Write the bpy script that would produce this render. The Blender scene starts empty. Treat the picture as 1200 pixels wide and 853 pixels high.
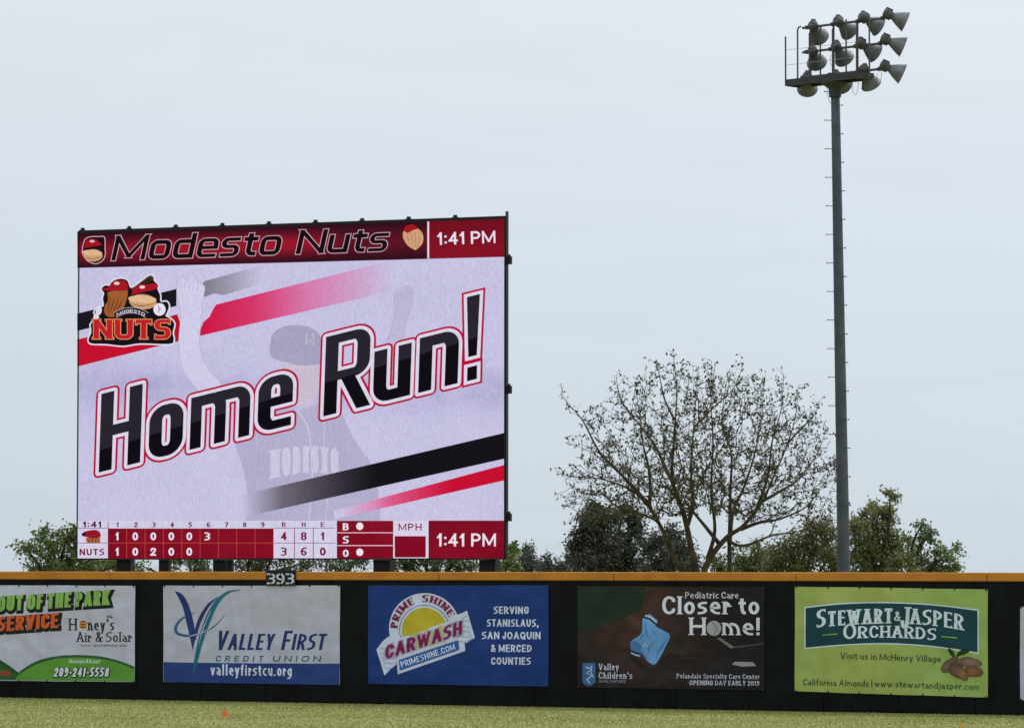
import bpy, math, random
import numpy as np
from mathutils import Vector, Matrix
random.seed(7)
rnd = random.random
uni = random.uniform
sc = bpy.context.scene
col = sc.collection
R_ = math.radians

# ------------------------------------------------------------------ camera, sky, sun, exposure
EYE = 4.2                      # metres: eye level, just about the top of the outfield wall
FPX = 4800.0                   # focal length in units of 1/1200 of the picture width
PITCH = math.atan((669.75 - 426.5) / FPX)
ROLL = R_(0.06)
fwd = Vector((0, math.cos(PITCH), math.sin(PITCH)))
up0 = Vector((0, -math.sin(PITCH), math.cos(PITCH)))
right = Vector((1, 0, 0)) * math.cos(ROLL) + up0 * math.sin(ROLL)
up = (-fwd).cross(right)
cam_d = bpy.data.cameras.new('camera')
cam = bpy.data.objects.new('camera', cam_d)
col.objects.link(cam)
cam.matrix_world = Matrix.Translation((0, 0, EYE)) @ Matrix((right, up, -fwd)).transposed().to_4x4()
cam_d.sensor_width = 36
cam_d.lens = 36 * FPX / 1200
cam_d.clip_start = 0.5
cam_d.clip_end = 12000
sc.camera = cam
eye = Vector((0, 0, EYE))

SUN_EL, SUN_AZ = R_(54), R_(52)
world = bpy.data.worlds.new('World')
sc.world = world
world.use_nodes = True
wn, wl = world.node_tree.nodes, world.node_tree.links
wn.clear()
w_out = wn.new('ShaderNodeOutputWorld')
w_bg = wn.new('ShaderNodeBackground')
w_bg.inputs['Strength'].default_value = 0.1
w_sky = wn.new('ShaderNodeTexSky')
w_sky.sky_type = 'NISHITA'
w_sky.sun_disc = False
w_sky.sun_elevation = SUN_EL
w_sky.sun_rotation = SUN_AZ
w_sky.dust_density = 2.0
w_tc = wn.new('ShaderNodeTexCoord')
w_sep = wn.new('ShaderNodeSeparateXYZ')
wl.new(w_tc.outputs['Generated'], w_sep.inputs[0])
w_ramp = wn.new('ShaderNodeValToRGB')         # veil of high cloud, brighter overhead
wl.new(w_sep.outputs['Z'], w_ramp.inputs[0])
cr = w_ramp.color_ramp
cr.elements[0].position = 0.0
cr.elements[0].color = (0.302, 0.343, 0.378, 1)
cr.elements[1].position = 1.0
cr.elements[1].color = (0.70, 0.72, 0.745, 1)
e = cr.elements.new(0.135); e.color = (0.358, 0.382, 0.408, 1)
e = cr.elements.new(0.07); e.color = (0.325, 0.362, 0.405, 1)
w_map = wn.new('ShaderNodeMapping')
w_map.inputs['Scale'].default_value = (9, 9, 60)
wl.new(w_tc.outputs['Generated'], w_map.inputs[0])
w_noise = wn.new('ShaderNodeTexNoise')
w_noise.inputs['Scale'].default_value = 1.3
w_noise.inputs['Detail'].default_value = 5
w_noise.inputs['Roughness'].default_value = 0.5
w_noise.inputs['Distortion'].default_value = 0.6
wl.new(w_map.outputs[0], w_noise.inputs['Vector'])
w_mr = wn.new('ShaderNodeMapRange')
w_mr.inputs['From Min'].default_value = 0.3
w_mr.inputs['From Max'].default_value = 0.7
w_mr.inputs['To Min'].default_value = 20.5
w_mr.inputs['To Max'].default_value = 21.4
wl.new(w_noise.outputs['Fac'], w_mr.inputs['Value'])
w_mul = wn.new('ShaderNodeVectorMath'); w_mul.operation = 'SCALE'
w_dot = wn.new('ShaderNodeVectorMath'); w_dot.operation = 'DOT_PRODUCT'      # the veil is brighter on the sun's side
w_dot.inputs[1].default_value = (math.sin(SUN_AZ) * math.cos(SUN_EL), math.cos(SUN_AZ) * math.cos(SUN_EL), math.sin(SUN_EL))
wl.new(w_tc.outputs['Generated'], w_dot.inputs[0])
w_sm = wn.new('ShaderNodeMath'); w_sm.operation = 'MULTIPLY_ADD'
w_sm.inputs[1].default_value = 0.42; w_sm.inputs[2].default_value = 1 - 0.42 * 0.40
wl.new(w_dot.outputs['Value'], w_sm.inputs[0])
w_m2 = wn.new('ShaderNodeVectorMath'); w_m2.operation = 'SCALE'
wl.new(w_ramp.outputs['Color'], w_m2.inputs[0]); wl.new(w_sm.outputs[0], w_m2.inputs['Scale'])
wl.new(w_m2.outputs[0], w_mul.inputs[0])
wl.new(w_mr.outputs[0], w_mul.inputs['Scale'])
w_mix = wn.new('ShaderNodeMix'); w_mix.data_type = 'RGBA'
w_mix.inputs['Factor'].default_value = 0.93
wl.new(w_sky.outputs[0], w_mix.inputs[6])
wl.new(w_mul.outputs[0], w_mix.inputs[7])
wl.new(w_mix.outputs[2], w_bg.inputs['Color'])
wl.new(w_bg.outputs[0], w_out.inputs[0])

sun_d = bpy.data.lights.new('sun', 'SUN')
sun_d.energy = 1.3
sun_d.angle = R_(12)
sun_d.color = (1.0, 0.95, 0.87)
sun = bpy.data.objects.new('sun', sun_d)
col.objects.link(sun)
sv = Vector((math.sin(SUN_AZ) * math.cos(SUN_EL), math.cos(SUN_AZ) * math.cos(SUN_EL), math.sin(SUN_EL)))
sun.rotation_euler = (-sv).to_track_quat('-Z', 'Y').to_euler()
sun.location = (60, 60, 90)

sc.view_settings.view_transform = 'Standard'
sc.view_settings.look = 'None'
sc.view_settings.exposure = 0
sc.view_settings.gamma = 1
sc.view_settings.use_curve_mapping = False
sc.cycles.max_bounces = 5
sc.cycles.transparent_max_bounces = 6


# ------------------------------------------------------------------ measuring helpers
def ray(px, py):
    return fwd + right * ((px - 600) / FPX) + up * ((426.5 - py) / FPX)


def P(px, py, depth):                       # a point at a given distance down the field
    d = ray(px, py)
    return eye + d * (depth / d.y)


def ground(px, py):
    d = ray(px, py)
    return eye + d * (-EYE / d.z)


class Plane:                                # an upright plane through two ground points
    def __init__(self, a, b):
        self.a = Vector((a.x, a.y, 0))
        self.u = Vector((b.x - a.x, b.y - a.y, 0)).normalized()
        self.n = Vector((self.u.y, -self.u.x, 0))
        if self.n.y > 0:
            self.n = -self.n                # towards the infield

    def at(self, px, py, lev=0.0):
        d = ray(px, py)
        t = (self.a - eye).dot(self.n) / d.dot(self.n)
        return eye + d * t + self.n * lev


def lin(c):
    return tuple(((v / 255) / 12.92 if v / 255 <= 0.04045 else ((v / 255 + 0.055) / 1.055) ** 2.4) for v in c)


# ------------------------------------------------------------------ materials
def mat(name, color, rough=0.7, metal=0.0, noise=0.0, nscale=3.0, bump=0.0, bscale=20.0, spec=0.3):
    m = bpy.data.materials.new(name)
    m.use_nodes = True
    nt = m.node_tree
    b = nt.nodes['Principled BSDF']
    b.inputs['Roughness'].default_value = rough
    b.inputs['Metallic'].default_value = metal
    b.inputs['Specular IOR Level'].default_value = spec
    g = nt.nodes.new('ShaderNodeNewGeometry')
    if noise:
        n = nt.nodes.new('ShaderNodeTexNoise')
        n.inputs['Scale'].default_value = nscale
        n.inputs['Detail'].default_value = 6
        nt.links.new(g.outputs['Position'], n.inputs['Vector'])
        r = nt.nodes.new('ShaderNodeValToRGB')
        r.color_ramp.elements[0].position = 0.3
        r.color_ramp.elements[1].position = 0.7
        r.color_ramp.elements[0].color = (*[c * (1 - noise) for c in color], 1)
        r.color_ramp.elements[1].color = (*[min(1, c * (1 + noise)) for c in color], 1)
        nt.links.new(n.outputs['Fac'], r.inputs[0])
        nt.links.new(r.outputs[0], b.inputs['Base Color'])
    else:
        b.inputs['Base Color'].default_value = (*color, 1)
    if bump:
        n2 = nt.nodes.new('ShaderNodeTexNoise')
        n2.inputs['Scale'].default_value = bscale
        n2.inputs['Detail'].default_value = 4
        nt.links.new(g.outputs['Position'], n2.inputs['Vector'])
        bp = nt.nodes.new('ShaderNodeBump')
        bp.inputs['Strength'].default_value = bump
        bp.inputs['Distance'].default_value = 0.05
        nt.links.new(n2.outputs['Fac'], bp.inputs['Height'])
        nt.links.new(bp.outputs[0], b.inputs['Normal'])
    return m


def mat_ink():                              # printed vinyl: ink colour from the mesh, folds from noise
    m = bpy.data.materials.new('printed_vinyl')
    m.use_nodes = True
    nt = m.node_tree
    N, L = nt.nodes, nt.links
    b = N['Principled BSDF']
    b.inputs['Roughness'].default_value = 0.55
    b.inputs['Specular IOR Level'].default_value = 0.25
    a = N.new('ShaderNodeAttribute'); a.attribute_name = 'Col'
    g = N.new('ShaderNodeNewGeometry')
    # grime
    n0 = N.new('ShaderNodeTexNoise'); n0.inputs['Scale'].default_value = 1.4; n0.inputs['Detail'].default_value = 7
    L.new(g.outputs['Position'], n0.inputs['Vector'])
    mr = N.new('ShaderNodeMapRange')
    mr.inputs['From Min'].default_value = 0.3; mr.inputs['From Max'].default_value = 0.7
    mr.inputs['To Min'].default_value = 0.94; mr.inputs['To Max'].default_value = 1.04
    L.new(n0.outputs['Fac'], mr.inputs['Value'])
    vm = N.new('ShaderNodeVectorMath'); vm.operation = 'SCALE'
    L.new(a.outputs['Color'], vm.inputs[0]); L.new(mr.outputs[0], vm.inputs['Scale'])
    L.new(vm.outputs[0], b.inputs['Base Color'])
    # folds: long slanting creases plus soft sag
    mp = N.new('ShaderNodeMapping')
    mp.inputs['Rotation'].default_value = (0, R_(28), 0)
    mp.inputs['Scale'].default_value = (0.95, 0.95, 0.22)
    L.new(g.outputs['Position'], mp.inputs[0])
    n1 = N.new('ShaderNodeTexNoise'); n1.inputs['Scale'].default_value = 1.0
    n1.inputs['Detail'].default_value = 1.2; n1.inputs['Distortion'].default_value = 0.7
    L.new(mp.outputs[0], n1.inputs['Vector'])
    m1 = N.new('ShaderNodeMath'); m1.operation = 'SUBTRACT'; m1.inputs[1].default_value = 0.5
    L.new(n1.outputs['Fac'], m1.inputs[0])
    m2 = N.new('ShaderNodeMath'); m2.operation = 'ABSOLUTE'
    L.new(m1.outputs[0], m2.inputs[0])
    n2 = N.new('ShaderNodeTexNoise'); n2.inputs['Scale'].default_value = 0.7; n2.inputs['Detail'].default_value = 2
    L.new(g.outputs['Position'], n2.inputs['Vector'])
    ad = N.new('ShaderNodeMath'); ad.operation = 'ADD'
    L.new(m2.outputs[0], ad.inputs[0]); L.new(n2.outputs['Fac'], ad.inputs[1])
    bp = N.new('ShaderNodeBump'); bp.inputs['Strength'].default_value = 0.7; bp.inputs['Distance'].default_value = 0.3
    L.new(ad.outputs[0], bp.inputs['Height'])
    L.new(bp.outputs[0], b.inputs['Normal'])
    return m


def mat_led(split=None):                    # LED video wall: gives off the picture's own light
    m = bpy.data.materials.new('led_picture')
    m.use_nodes = True
    nt = m.node_tree
    N, L = nt.nodes, nt.links
    b = N['Principled BSDF']
    b.inputs['Base Color'].default_value = (0.002, 0.002, 0.0025, 1)
    b.inputs['Roughness'].default_value = 0.6
    b.inputs['Specular IOR Level'].default_value = 0.0
    a = N.new('ShaderNodeAttribute'); a.attribute_name = 'Col'
    g = N.new('ShaderNodeNewGeometry')
    src = a.outputs['Color']
    if split:
        p0, nrm = split                     # upper gloss band of the headline's lettering
        s = N.new('ShaderNodeVectorMath'); s.operation = 'SUBTRACT'; s.inputs[1].default_value = p0
        L.new(g.outputs['Position'], s.inputs[0])
        d = N.new('ShaderNodeVectorMath'); d.operation = 'DOT_PRODUCT'; d.inputs[1].default_value = nrm
        L.new(s.outputs[0], d.inputs[0])
        gt = N.new('ShaderNodeMath'); gt.operation = 'GREATER_THAN'; gt.inputs[1].default_value = 0
        L.new(d.outputs['Value'], gt.inputs[0])
        mx = N.new('ShaderNodeMix'); mx.data_type = 'RGBA'
        L.new(gt.outputs[0], mx.inputs['Factor'])
        L.new(src, mx.inputs[6])
        mx.inputs[7].default_value = (*lin((40, 36, 46)), 1)
        src = mx.outputs[2]
    # rows of diodes: fine flicker in brightness
    n = N.new('ShaderNodeTexNoise'); n.inputs['Scale'].default_value = 24; n.inputs['Detail'].default_value = 0.5
    L.new(g.outputs['Position'], n.inputs['Vector'])
    mp = N.new('ShaderNodeMapping'); mp.inputs['Scale'].default_value = (20, 20, 6)
    L.new(g.outputs['Position'], mp.inputs[0])
    n2 = N.new('ShaderNodeTexNoise'); n2.inputs['Scale'].default_value = 1.0; n2.inputs['Detail'].default_value = 0
    L.new(mp.outputs[0], n2.inputs['Vector'])
    ad = N.new('ShaderNodeMath'); ad.operation = 'ADD'
    L.new(n.outputs['Fac'], ad.inputs[0]); L.new(n2.outputs['Fac'], ad.inputs[1])
    mr = N.new('ShaderNodeMapRange')
    mr.inputs['From Min'].default_value = 0.6; mr.inputs['From Max'].default_value = 1.4
    mr.inputs['To Min'].default_value = 0.90; mr.inputs['To Max'].default_value = 1.08
    L.new(ad.outputs[0], mr.inputs['Value'])
    vm = N.new('ShaderNodeVectorMath'); vm.operation = 'SCALE'
    # cabinets of the wall differ a little in brightness
    fl = N.new('ShaderNodeVectorMath'); fl.operation = 'SNAP'; fl.inputs[1].default_value = (1.12, 50, 0.92)
    L.new(g.outputs['Position'], fl.inputs[0])
    wn_ = N.new('ShaderNodeTexWhiteNoise'); wn_.noise_dimensions = '3D'
    L.new(fl.outputs[0], wn_.inputs['Vector'])
    m3 = N.new('ShaderNodeMath'); m3.operation = 'MULTIPLY_ADD'; m3.inputs[1].default_value = 0.03; m3.inputs[2].default_value = 0.985
    L.new(wn_.outputs['Value'], m3.inputs[0])
    m4 = N.new('ShaderNodeMath'); m4.operation = 'MULTIPLY'
    L.new(m3.outputs[0], m4.inputs[0]); L.new(mr.outputs[0], m4.inputs[1])
    L.new(src, vm.inputs[0]); L.new(m4.outputs[0], vm.inputs['Scale'])
    L.new(vm.outputs[0], b.inputs['Emission Color'])
    b.inputs['Emission Strength'].default_value = 1.0
    return m


def mat_leaf(name, trans=0.35):
    m = bpy.data.materials.new(name)
    m.use_nodes = True
    nt = m.node_tree
    N, L = nt.nodes, nt.links
    a = N.new('ShaderNodeAttribute'); a.attribute_name = 'Col'
    b = N['Principled BSDF']
    b.inputs['Roughness'].default_value = 0.5
    b.inputs['Specular IOR Level'].default_value = 0.3
    L.new(a.outputs['Color'], b.inputs['Base Color'])
    t = N.new('ShaderNodeBsdfTranslucent')
    L.new(a.outputs['Color'], t.inputs['Color'])
    mx = N.new('ShaderNodeMixShader'); mx.inputs[0].default_value = trans
    L.new(b.outputs[0], mx.inputs[1]); L.new(t.outputs[0], mx.inputs[2])
    L.new(mx.outputs[0], N['Material Output'].inputs['Surface'])
    return m


INK = mat_ink()
LED = mat_led()
LEAF = mat_leaf('leaf_green')
M_pad = mat('wall_padding_vinyl', (0.0028, 0.005, 0.006), 0.6, 0, 0.55, 1.3, 0.3, 1.2, spec=0.14)
M_cap = mat('yellow_cap_rail', (0.50, 0.20, 0.022), 0.6, 0, 0.14, 1.6, 0.1, 8)
M_black = mat('black_steel', (0.008, 0.008, 0.010), 0.55, 0, 0.2, 2)
M_blackpost = mat('dark_post_steel', (0.005, 0.005, 0.006), 0.6, 0.0, 0.2, 2)
M_greypost = mat('post_conduit', (0.09, 0.095, 0.10), 0.5, 0.3, 0.2, 4)
M_galv = mat('weathered_galvanised_steel', (0.08, 0.092, 0.112), 0.55, 0.35, 0.22, 1.7, 0.05, 12)
M_gdark = mat('dark_deck_steel', (0.05, 0.055, 0.06), 0.6, 0.3, 0.3, 3)
M_refl = mat('spun_aluminium_reflector', (0.15, 0.16, 0.175), 0.45, 0.3, 0.18, 5)
M_ball = mat('cast_ballast_housing', (0.085, 0.085, 0.087), 0.6, 0.1, 0.25, 6)
M_glass = mat('lamp_lens', (0.45, 0.47, 0.48), 0.15, 0.0, 0, 1, spec=0.6)
M_cable = mat('grey_cable', (0.35, 0.35, 0.36), 0.6)
M_bark = mat('lichen_bark', (0.062, 0.047, 0.026), 0.9, 0, 0.5, 2.5, 0.6, 9)
M_bark2 = mat('grey_bark', (0.05, 0.044, 0.036), 0.9, 0, 0.4, 3, 0.6, 9)
M_orange = mat('orange_flag_plastic', (0.85, 0.16, 0.03), 0.5)
M_amber = mat('amber_flag_plastic', (0.75, 0.33, 0.03), 0.5)
M_pink = mat('pink_flag_plastic', (0.70, 0.22, 0.22), 0.5)
M_wire = mat('flag_wire', (0.3, 0.3, 0.3), 0.4, 0.8)


# ------------------------------------------------------------------ mesh helpers
class MB:
    """collects polygons in world space, with an optional colour for each point"""
    def __init__(self, surf=None, tone=1.0):
        self.v, self.f, self.c, self.s, self.tone = [], [], [], surf, tone
        self.k = 0
        self.grown = False
        self.done = []

    def cut(self):                                  # close a piece: each line of lettering is a mesh of its own
        if self.f:
            self.done.append((self.v, self.f, self.c))
        self.v, self.f, self.c = [], [], []

    def colr(self, c):
        l = lin(c)
        t = self.tone if isinstance(self.tone, tuple) else (self.tone,) * 3
        return tuple(x * y for x, y in zip(l, t))

    def poly(self, pts, c, lev):                    # pts measured on the photograph, laid on the surface
        i = len(self.v)
        cols = c if isinstance(c, list) else [c] * len(pts)
        for p, cc in zip(pts, cols):
            self.v.append(self.s.at(p[0], p[1], lev)); self.c.append(self.colr(cc))
        self.f.append(list(range(i, i + len(pts))))

    def strip(self, A, B, c, lev, closed=False):
        i = len(self.v)
        n = len(A)
        for a, b in zip(A, B):
            for p in (a, b):
                self.v.append(self.s.at(p[0], p[1], lev)); self.c.append(self.colr(c))
        for k in range(n if closed else n - 1):
            j = (k + 1) % n
            self.f.append([i + 2 * k, i + 2 * k + 1, i + 2 * j + 1, i + 2 * j])

    def grid(self, fn, nu, nv, cf, lev):            # fn(u,v)->px point, cf(u,v,p)->colour
        i = len(self.v)
        for b in range(nv + 1):
            for a in range(nu + 1):
                u, v = a / nu, b / nv
                p = fn(u, v)
                self.v.append(self.s.at(p[0], p[1], lev)); self.c.append(self.colr(cf(u, v, p)))
        for b in range(nv):
            for a in range(nu):
                q = i + b * (nu + 1) + a
                self.f.append([q, q + 1, q + nu + 2, q + nu + 1])

    def ell(self, cx, cy, rx, ry, c, lev, rot=0, n=24):
        cs, sn = math.cos(R_(rot)), math.sin(R_(rot))
        self.poly([(cx + rx * math.cos(t) * cs - ry * math.sin(t) * sn,
                    cy + rx * math.cos(t) * sn + ry * math.sin(t) * cs)
                   for t in [2 * math.pi * k / n for k in range(n)]], c, lev)

    # solids
    def face(self, pts):
        i = len(self.v)
        self.v += [Vector(p) for p in pts]
        self.f.append(list(range(i, i + len(pts))))

    def box(self, o, ax, ay, az):                   # corner o and three edge vectors
        o, ax, ay, az = Vector(o), Vector(ax), Vector(ay), Vector(az)
        i = len(self.v)
        self.v += [o, o + ax, o + ax + ay, o + ay, o + az, o + ax + az, o + ax + ay + az, o + ay + az]
        for q in ((0, 3, 2, 1), (4, 5, 6, 7), (0, 1, 5, 4), (1, 2, 6, 5), (2, 3, 7, 6), (3, 0, 4, 7)):
            self.f.append([i + k for k in q])

    def cbox(self, c, ax, ay, az):
        c, ax, ay, az = Vector(c), Vector(ax), Vector(ay), Vector(az)
        self.box(c - (ax + ay + az) / 2, ax, ay, az)

    def tube(self, pts, rad, n=6, cap=True):
        pts = [Vector(p) for p in pts]
        m = len(pts)
        rads = rad if isinstance(rad, (list, tuple)) else [rad] * m
        i = len(self.v)
        t0 = (pts[1] - pts[0]).normalized()
        ref = Vector((0, 0, 1)) if abs(t0.z) < 0.9 else Vector((1, 0, 0))
        a = t0.cross(ref).normalized()
        for k in range(m):
            t = (pts[min(k + 1, m - 1)] - pts[max(k - 1, 0)]).normalized()
            a = (a - t * a.dot(t)).normalized()
            b = t.cross(a)
            for q in range(n):
                w = 2 * math.pi * q / n
                self.v.append(pts[k] + (a * math.cos(w) + b * math.sin(w)) * rads[k])
        for k in range(m - 1):
            for q in range(n):
                r = (q + 1) % n
                self.f.append([i + k * n + q, i + k * n + r, i + (k + 1) * n + r, i + (k + 1) * n + q])
        if cap:
            self.f.append([i + q for q in reversed(range(n))])
            self.f.append([i + (m - 1) * n + q for q in range(n)])

    def lathe(self, o, axis, prof, n=20):           # prof: (distance along axis, radius)
        o, t = Vector(o), Vector(axis).normalized()
        ref = Vector((0, 0, 1)) if abs(t.z) < 0.9 else Vector((1, 0, 0))
        a = t.cross(ref).normalized(); b = t.cross(a)
        i = len(self.v)
        for d, r in prof:
            for q in range(n):
                w = 2 * math.pi * q / n
                self.v.append(o + t * d + (a * math.cos(w) + b * math.sin(w)) * r)
        for k in range(len(prof) - 1):
            for q in range(n):
                r = (q + 1) % n
                self.f.append([i + k * n + q, i + k * n + r, i + (k + 1) * n + r, i + (k + 1) * n + q])

    def build(self, name, m, parent=None, smooth=False, loc=None):
        if self.done:
            self.cut()
            todo, self.done = self.done, []
            for self.v, self.f, self.c in todo:
                o = self.build(name, m, parent, smooth, loc)
            return o
        me = bpy.data.meshes.new(name)
        o = bpy.data.objects.new(name, me)
        col.objects.link(o)
        base = Vector((0, 0, 0))
        if parent:
            o.parent = parent
            base = Vector(parent['_w']) if '_w' in parent else base
            o['_w'] = list(base)
        elif loc is not None:
            base = Vector(loc); o.location = base
            o['_w'] = list(base)
        me.from_pydata([v - base for v in self.v], [], self.f)
        if self.c:
            at = me.attributes.new('Col', 'FLOAT_COLOR', 'POINT')
            at.data.foreach_set('color', [x for c in self.c for x in (c[0], c[1], c[2], 1.0)])
        me.materials.append(m)
        if smooth:
            me.polygons.foreach_set('use_smooth', [True] * len(me.polygons))
        me.update()
        return o


def thing(name, label, cat, loc, group=None):
    o = bpy.data.objects.new(name, None)
    o.empty_display_size = 0.3
    col.objects.link(o)
    o.location = loc
    o['_w'] = list(loc)
    return tag(o, label, cat, group)


def tag(o, label, cat, group=None):
    o['label'] = label
    o['category'] = cat
    if group:
        o['group'] = group
    return o


# ------------------------------------------------------------------ lettering: skeleton strokes given a pen
G = {}
def _g(ch, w, s): G[ch] = (w, s)
for ch, w, s in (
    ('A', .78, '0,0 .5,1;.5,1 1,0;.2,.33 .8,.33'), ('B', .68, '0,0 0,1 .92,1r .92,.53r 0,.53;.3,.53 1,.53r 1,0r 0,0'),
    ('C', .68, '1,.8 1,1r 0,1r 0,0r 1,0r 1,.2'), ('D', .72, '0,0 0,1 1,1r 1,0r z'), ('E', .6, '1,1 0,1 0,0 1,0;0,.52 .85,.52'),
    ('F', .56, '1,1 0,1 0,0;0,.5 .85,.5'), ('G', .72, '1,.74 1,1r 0,1r 0,0r 1,0r 1,.47 .55,.47'), ('H', .72, '0,0 0,1;1,0 1,1;0,.5 1,.5'),
    ('I', .2, '.5,0 .5,1'), ('J', .5, '1,1 1,0r 0,0r 0,.3'), ('K', .7, '0,0 0,1;1,1 .1,.42;.3,.55 1,0'), ('L', .56, '0,1 0,0 1,0'),
    ('M', .9, '0,0 0,1;1,0 1,1;0,1 .5,.12;.5,.12 1,1'), ('N', .74, '0,0 0,1;1,0 1,1;0,1 1,0'), ('O', .76, '0,0r 0,1r 1,1r 1,0r z'),
    ('P', .64, '0,0 0,1 1,1r 1,.45r 0,.45'), ('Q', .76, '0,0r 0,1r 1,1r 1,0r z;.6,.25 1,-.05'), ('R', .68, '0,0 0,1 1,1r 1,.47r 0,.47;.45,.47 1,0'),
    ('S', .64, '.97,1 0,1r 0,.53r 1,.53r 1,0r .03,0'), ('T', .64, '0,1 1,1;.5,1 .5,0'), ('U', .72, '0,1 0,0r 1,0r 1,1'),
    ('V', .74, '0,1 .5,0;.5,0 1,1'), ('W', 1.05, '0,1 .26,0;.26,0 .5,.9;.5,.9 .74,0;.74,0 1,1'), ('X', .7, '0,0 1,1;0,1 1,0'), ('Y', .7, '0,1 .5,.45;.5,.45 1,1;.5,.5 .5,0'),
    ('Z', .64, '0,1 1,1;1,1 0,0;0,0 1,0'),
    ('0', .6, '0,0r 0,1r 1,1r 1,0r z'), ('1', .36, '0,.76 .75,1;.75,1 .75,0'), ('2', .6, '0,.72 0,1r 1,1r 1,.55r 0,.06;0,0 1,0'),
    ('3', .6, '0,1 1,1r 1,.53r .35,.53;.35,.53 1,.53r 1,0r 0,0'), ('4', .64, '.76,0 .76,1;.76,.96 0,.28;0,.28 1,.28'),
    ('5', .6, '1,1 .06,1 .06,.57 1,.57r 1,0r 0,0'), ('6', .6, '.95,1 0,1r 0,0r 1,0r 1,.57r 0,.57'),
    ('7', .58, '0,1 1,1;1,1 .35,0'), ('8', .6, '.04,.53r .04,1r .96,1r .96,.53r z;0,0r 0,.53r 1,.53r 1,0r z'), ('9', .6, '.05,0 1,0r 1,1r 0,1r 0,.43r 1,.43'),
    ('a', .54, '.08,1 1,1r 1,0;1,.56 0,.56r 0,0r 1,0'), ('b', .56, '0,2 0,0 1,0r 1,1r 0,1'), ('c', .5, '1,1 0,1r 0,0r 1,0'),
    ('d', .56, '1,2 1,0 0,0r 0,1r 1,1'), ('e', .55, '0,.52 1,.52 1,1r 0,1r 0,0r .95,0'), ('f', .36, '1,2 .42,2r .42,0;0,1 .95,1'),
    ('g', .55, '1,1 1,-1r 0,-1;1,0 0,0r 0,1r 1,1'), ('h', .55, '0,2 0,0;0,1 1,1r 1,0'), ('i', .18, '.5,1 .5,0;.5,1.75 .5,1.74'),
    ('j', .26, '1,1 1,-1r 0,-1;1,1.75 1,1.74'), ('k', .54, '0,2 0,0;1,1 .1,.45;.35,.62 1,0'), ('l', .18, '.5,2 .5,0'),
    ('m', .86, '0,1 0,0;0,1 .5,1r .5,0;.5,1 1,1r 1,0'), ('n', .55, '0,1 0,0;0,1 1,1r 1,0'), ('o', .56, '0,0r 0,1r 1,1r 1,0r z'),
    ('p', .56, '0,-1 0,1 1,1r 1,0r 0,0'), ('q', .56, '1,-1 1,1 0,1r 0,0r 1,0'), ('r', .38, '0,1 0,0;0,1 1,1r 1,.75'),
    ('s', .5, '.97,1 0,1r 0,.53r 1,.53r 1,0r .03,0'), ('t', .38, '.42,1.6 .42,0r 1,0;0,1 1,1'), ('u', .55, '0,1 0,0r 1,0;1,1 1,0'),
    ('v', .56, '0,1 .5,0;.5,0 1,1'), ('w', .82, '0,1 .26,0;.26,0 .5,.95;.5,.95 .74,0;.74,0 1,1'), ('x', .54, '0,0 1,1;0,1 1,0'), ('y', .56, '0,1 .5,0;1,1 .3,-1'),
    ('z', .5, '0,1 1,1;1,1 0,0;0,0 1,0'),
    ('.', .16, '.5,0 .5,.01'), (',', .18, '.6,.05 .2,-.18'), (':', .18, '.5,.12 .5,.13;.5,.68 .5,.69'), ('!', .2, '.5,1 .5,.32;.5,0 .5,.01'),
    ('-', .36, '0,.42 1,.42'), ('|', .16, '.5,1.05 .5,-.15'), ("'", .14, '.6,1 .4,.78'), ('*', .2, '.5,.45 .5,.46'),
    ('&', .72, '1,0 .2,.78r .2,1r .68,1r .68,.68r 0,.3r 0,0r .7,0r 1,.42'),
): _g(ch, w, s)


def rounded(path, closed, rx, ry):
    n = len(path)
    out = []
    for i, (x, y, r) in enumerate(path):
        if not r or (not closed and i in (0, n - 1)):
            out.append((x, y)); continue
        A, B = path[i - 1], path[(i + 1) % n]
        def cut(Q):
            dx, dy = Q[0] - x, Q[1] - y
            L = math.hypot(dx, dy) + 1e-9
            want = rx * abs(dx) / L + ry * abs(dy) / L
            d = min(want, L * (0.5 if Q[2] else 0.98))
            return (x + dx / L * d, y + dy / L * d)
        p, q = cut(A), cut(B)
        k = 0.5523
        c1 = (p[0] + (x - p[0]) * k, p[1] + (y - p[1]) * k)
        c2 = (q[0] + (x - q[0]) * k, q[1] + (y - q[1]) * k)
        for s in range(8):
            t = s / 7; m = 1 - t
            pt = tuple(m**3 * p[j] + 3 * m * m * t * c1[j] + 3 * m * t * t * c2[j] + t**3 * q[j] for j in (0, 1))
            if not out or math.hypot(pt[0] - out[-1][0], pt[1] - out[-1][1]) > 1e-6:
                out.append(pt)
    return out


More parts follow.
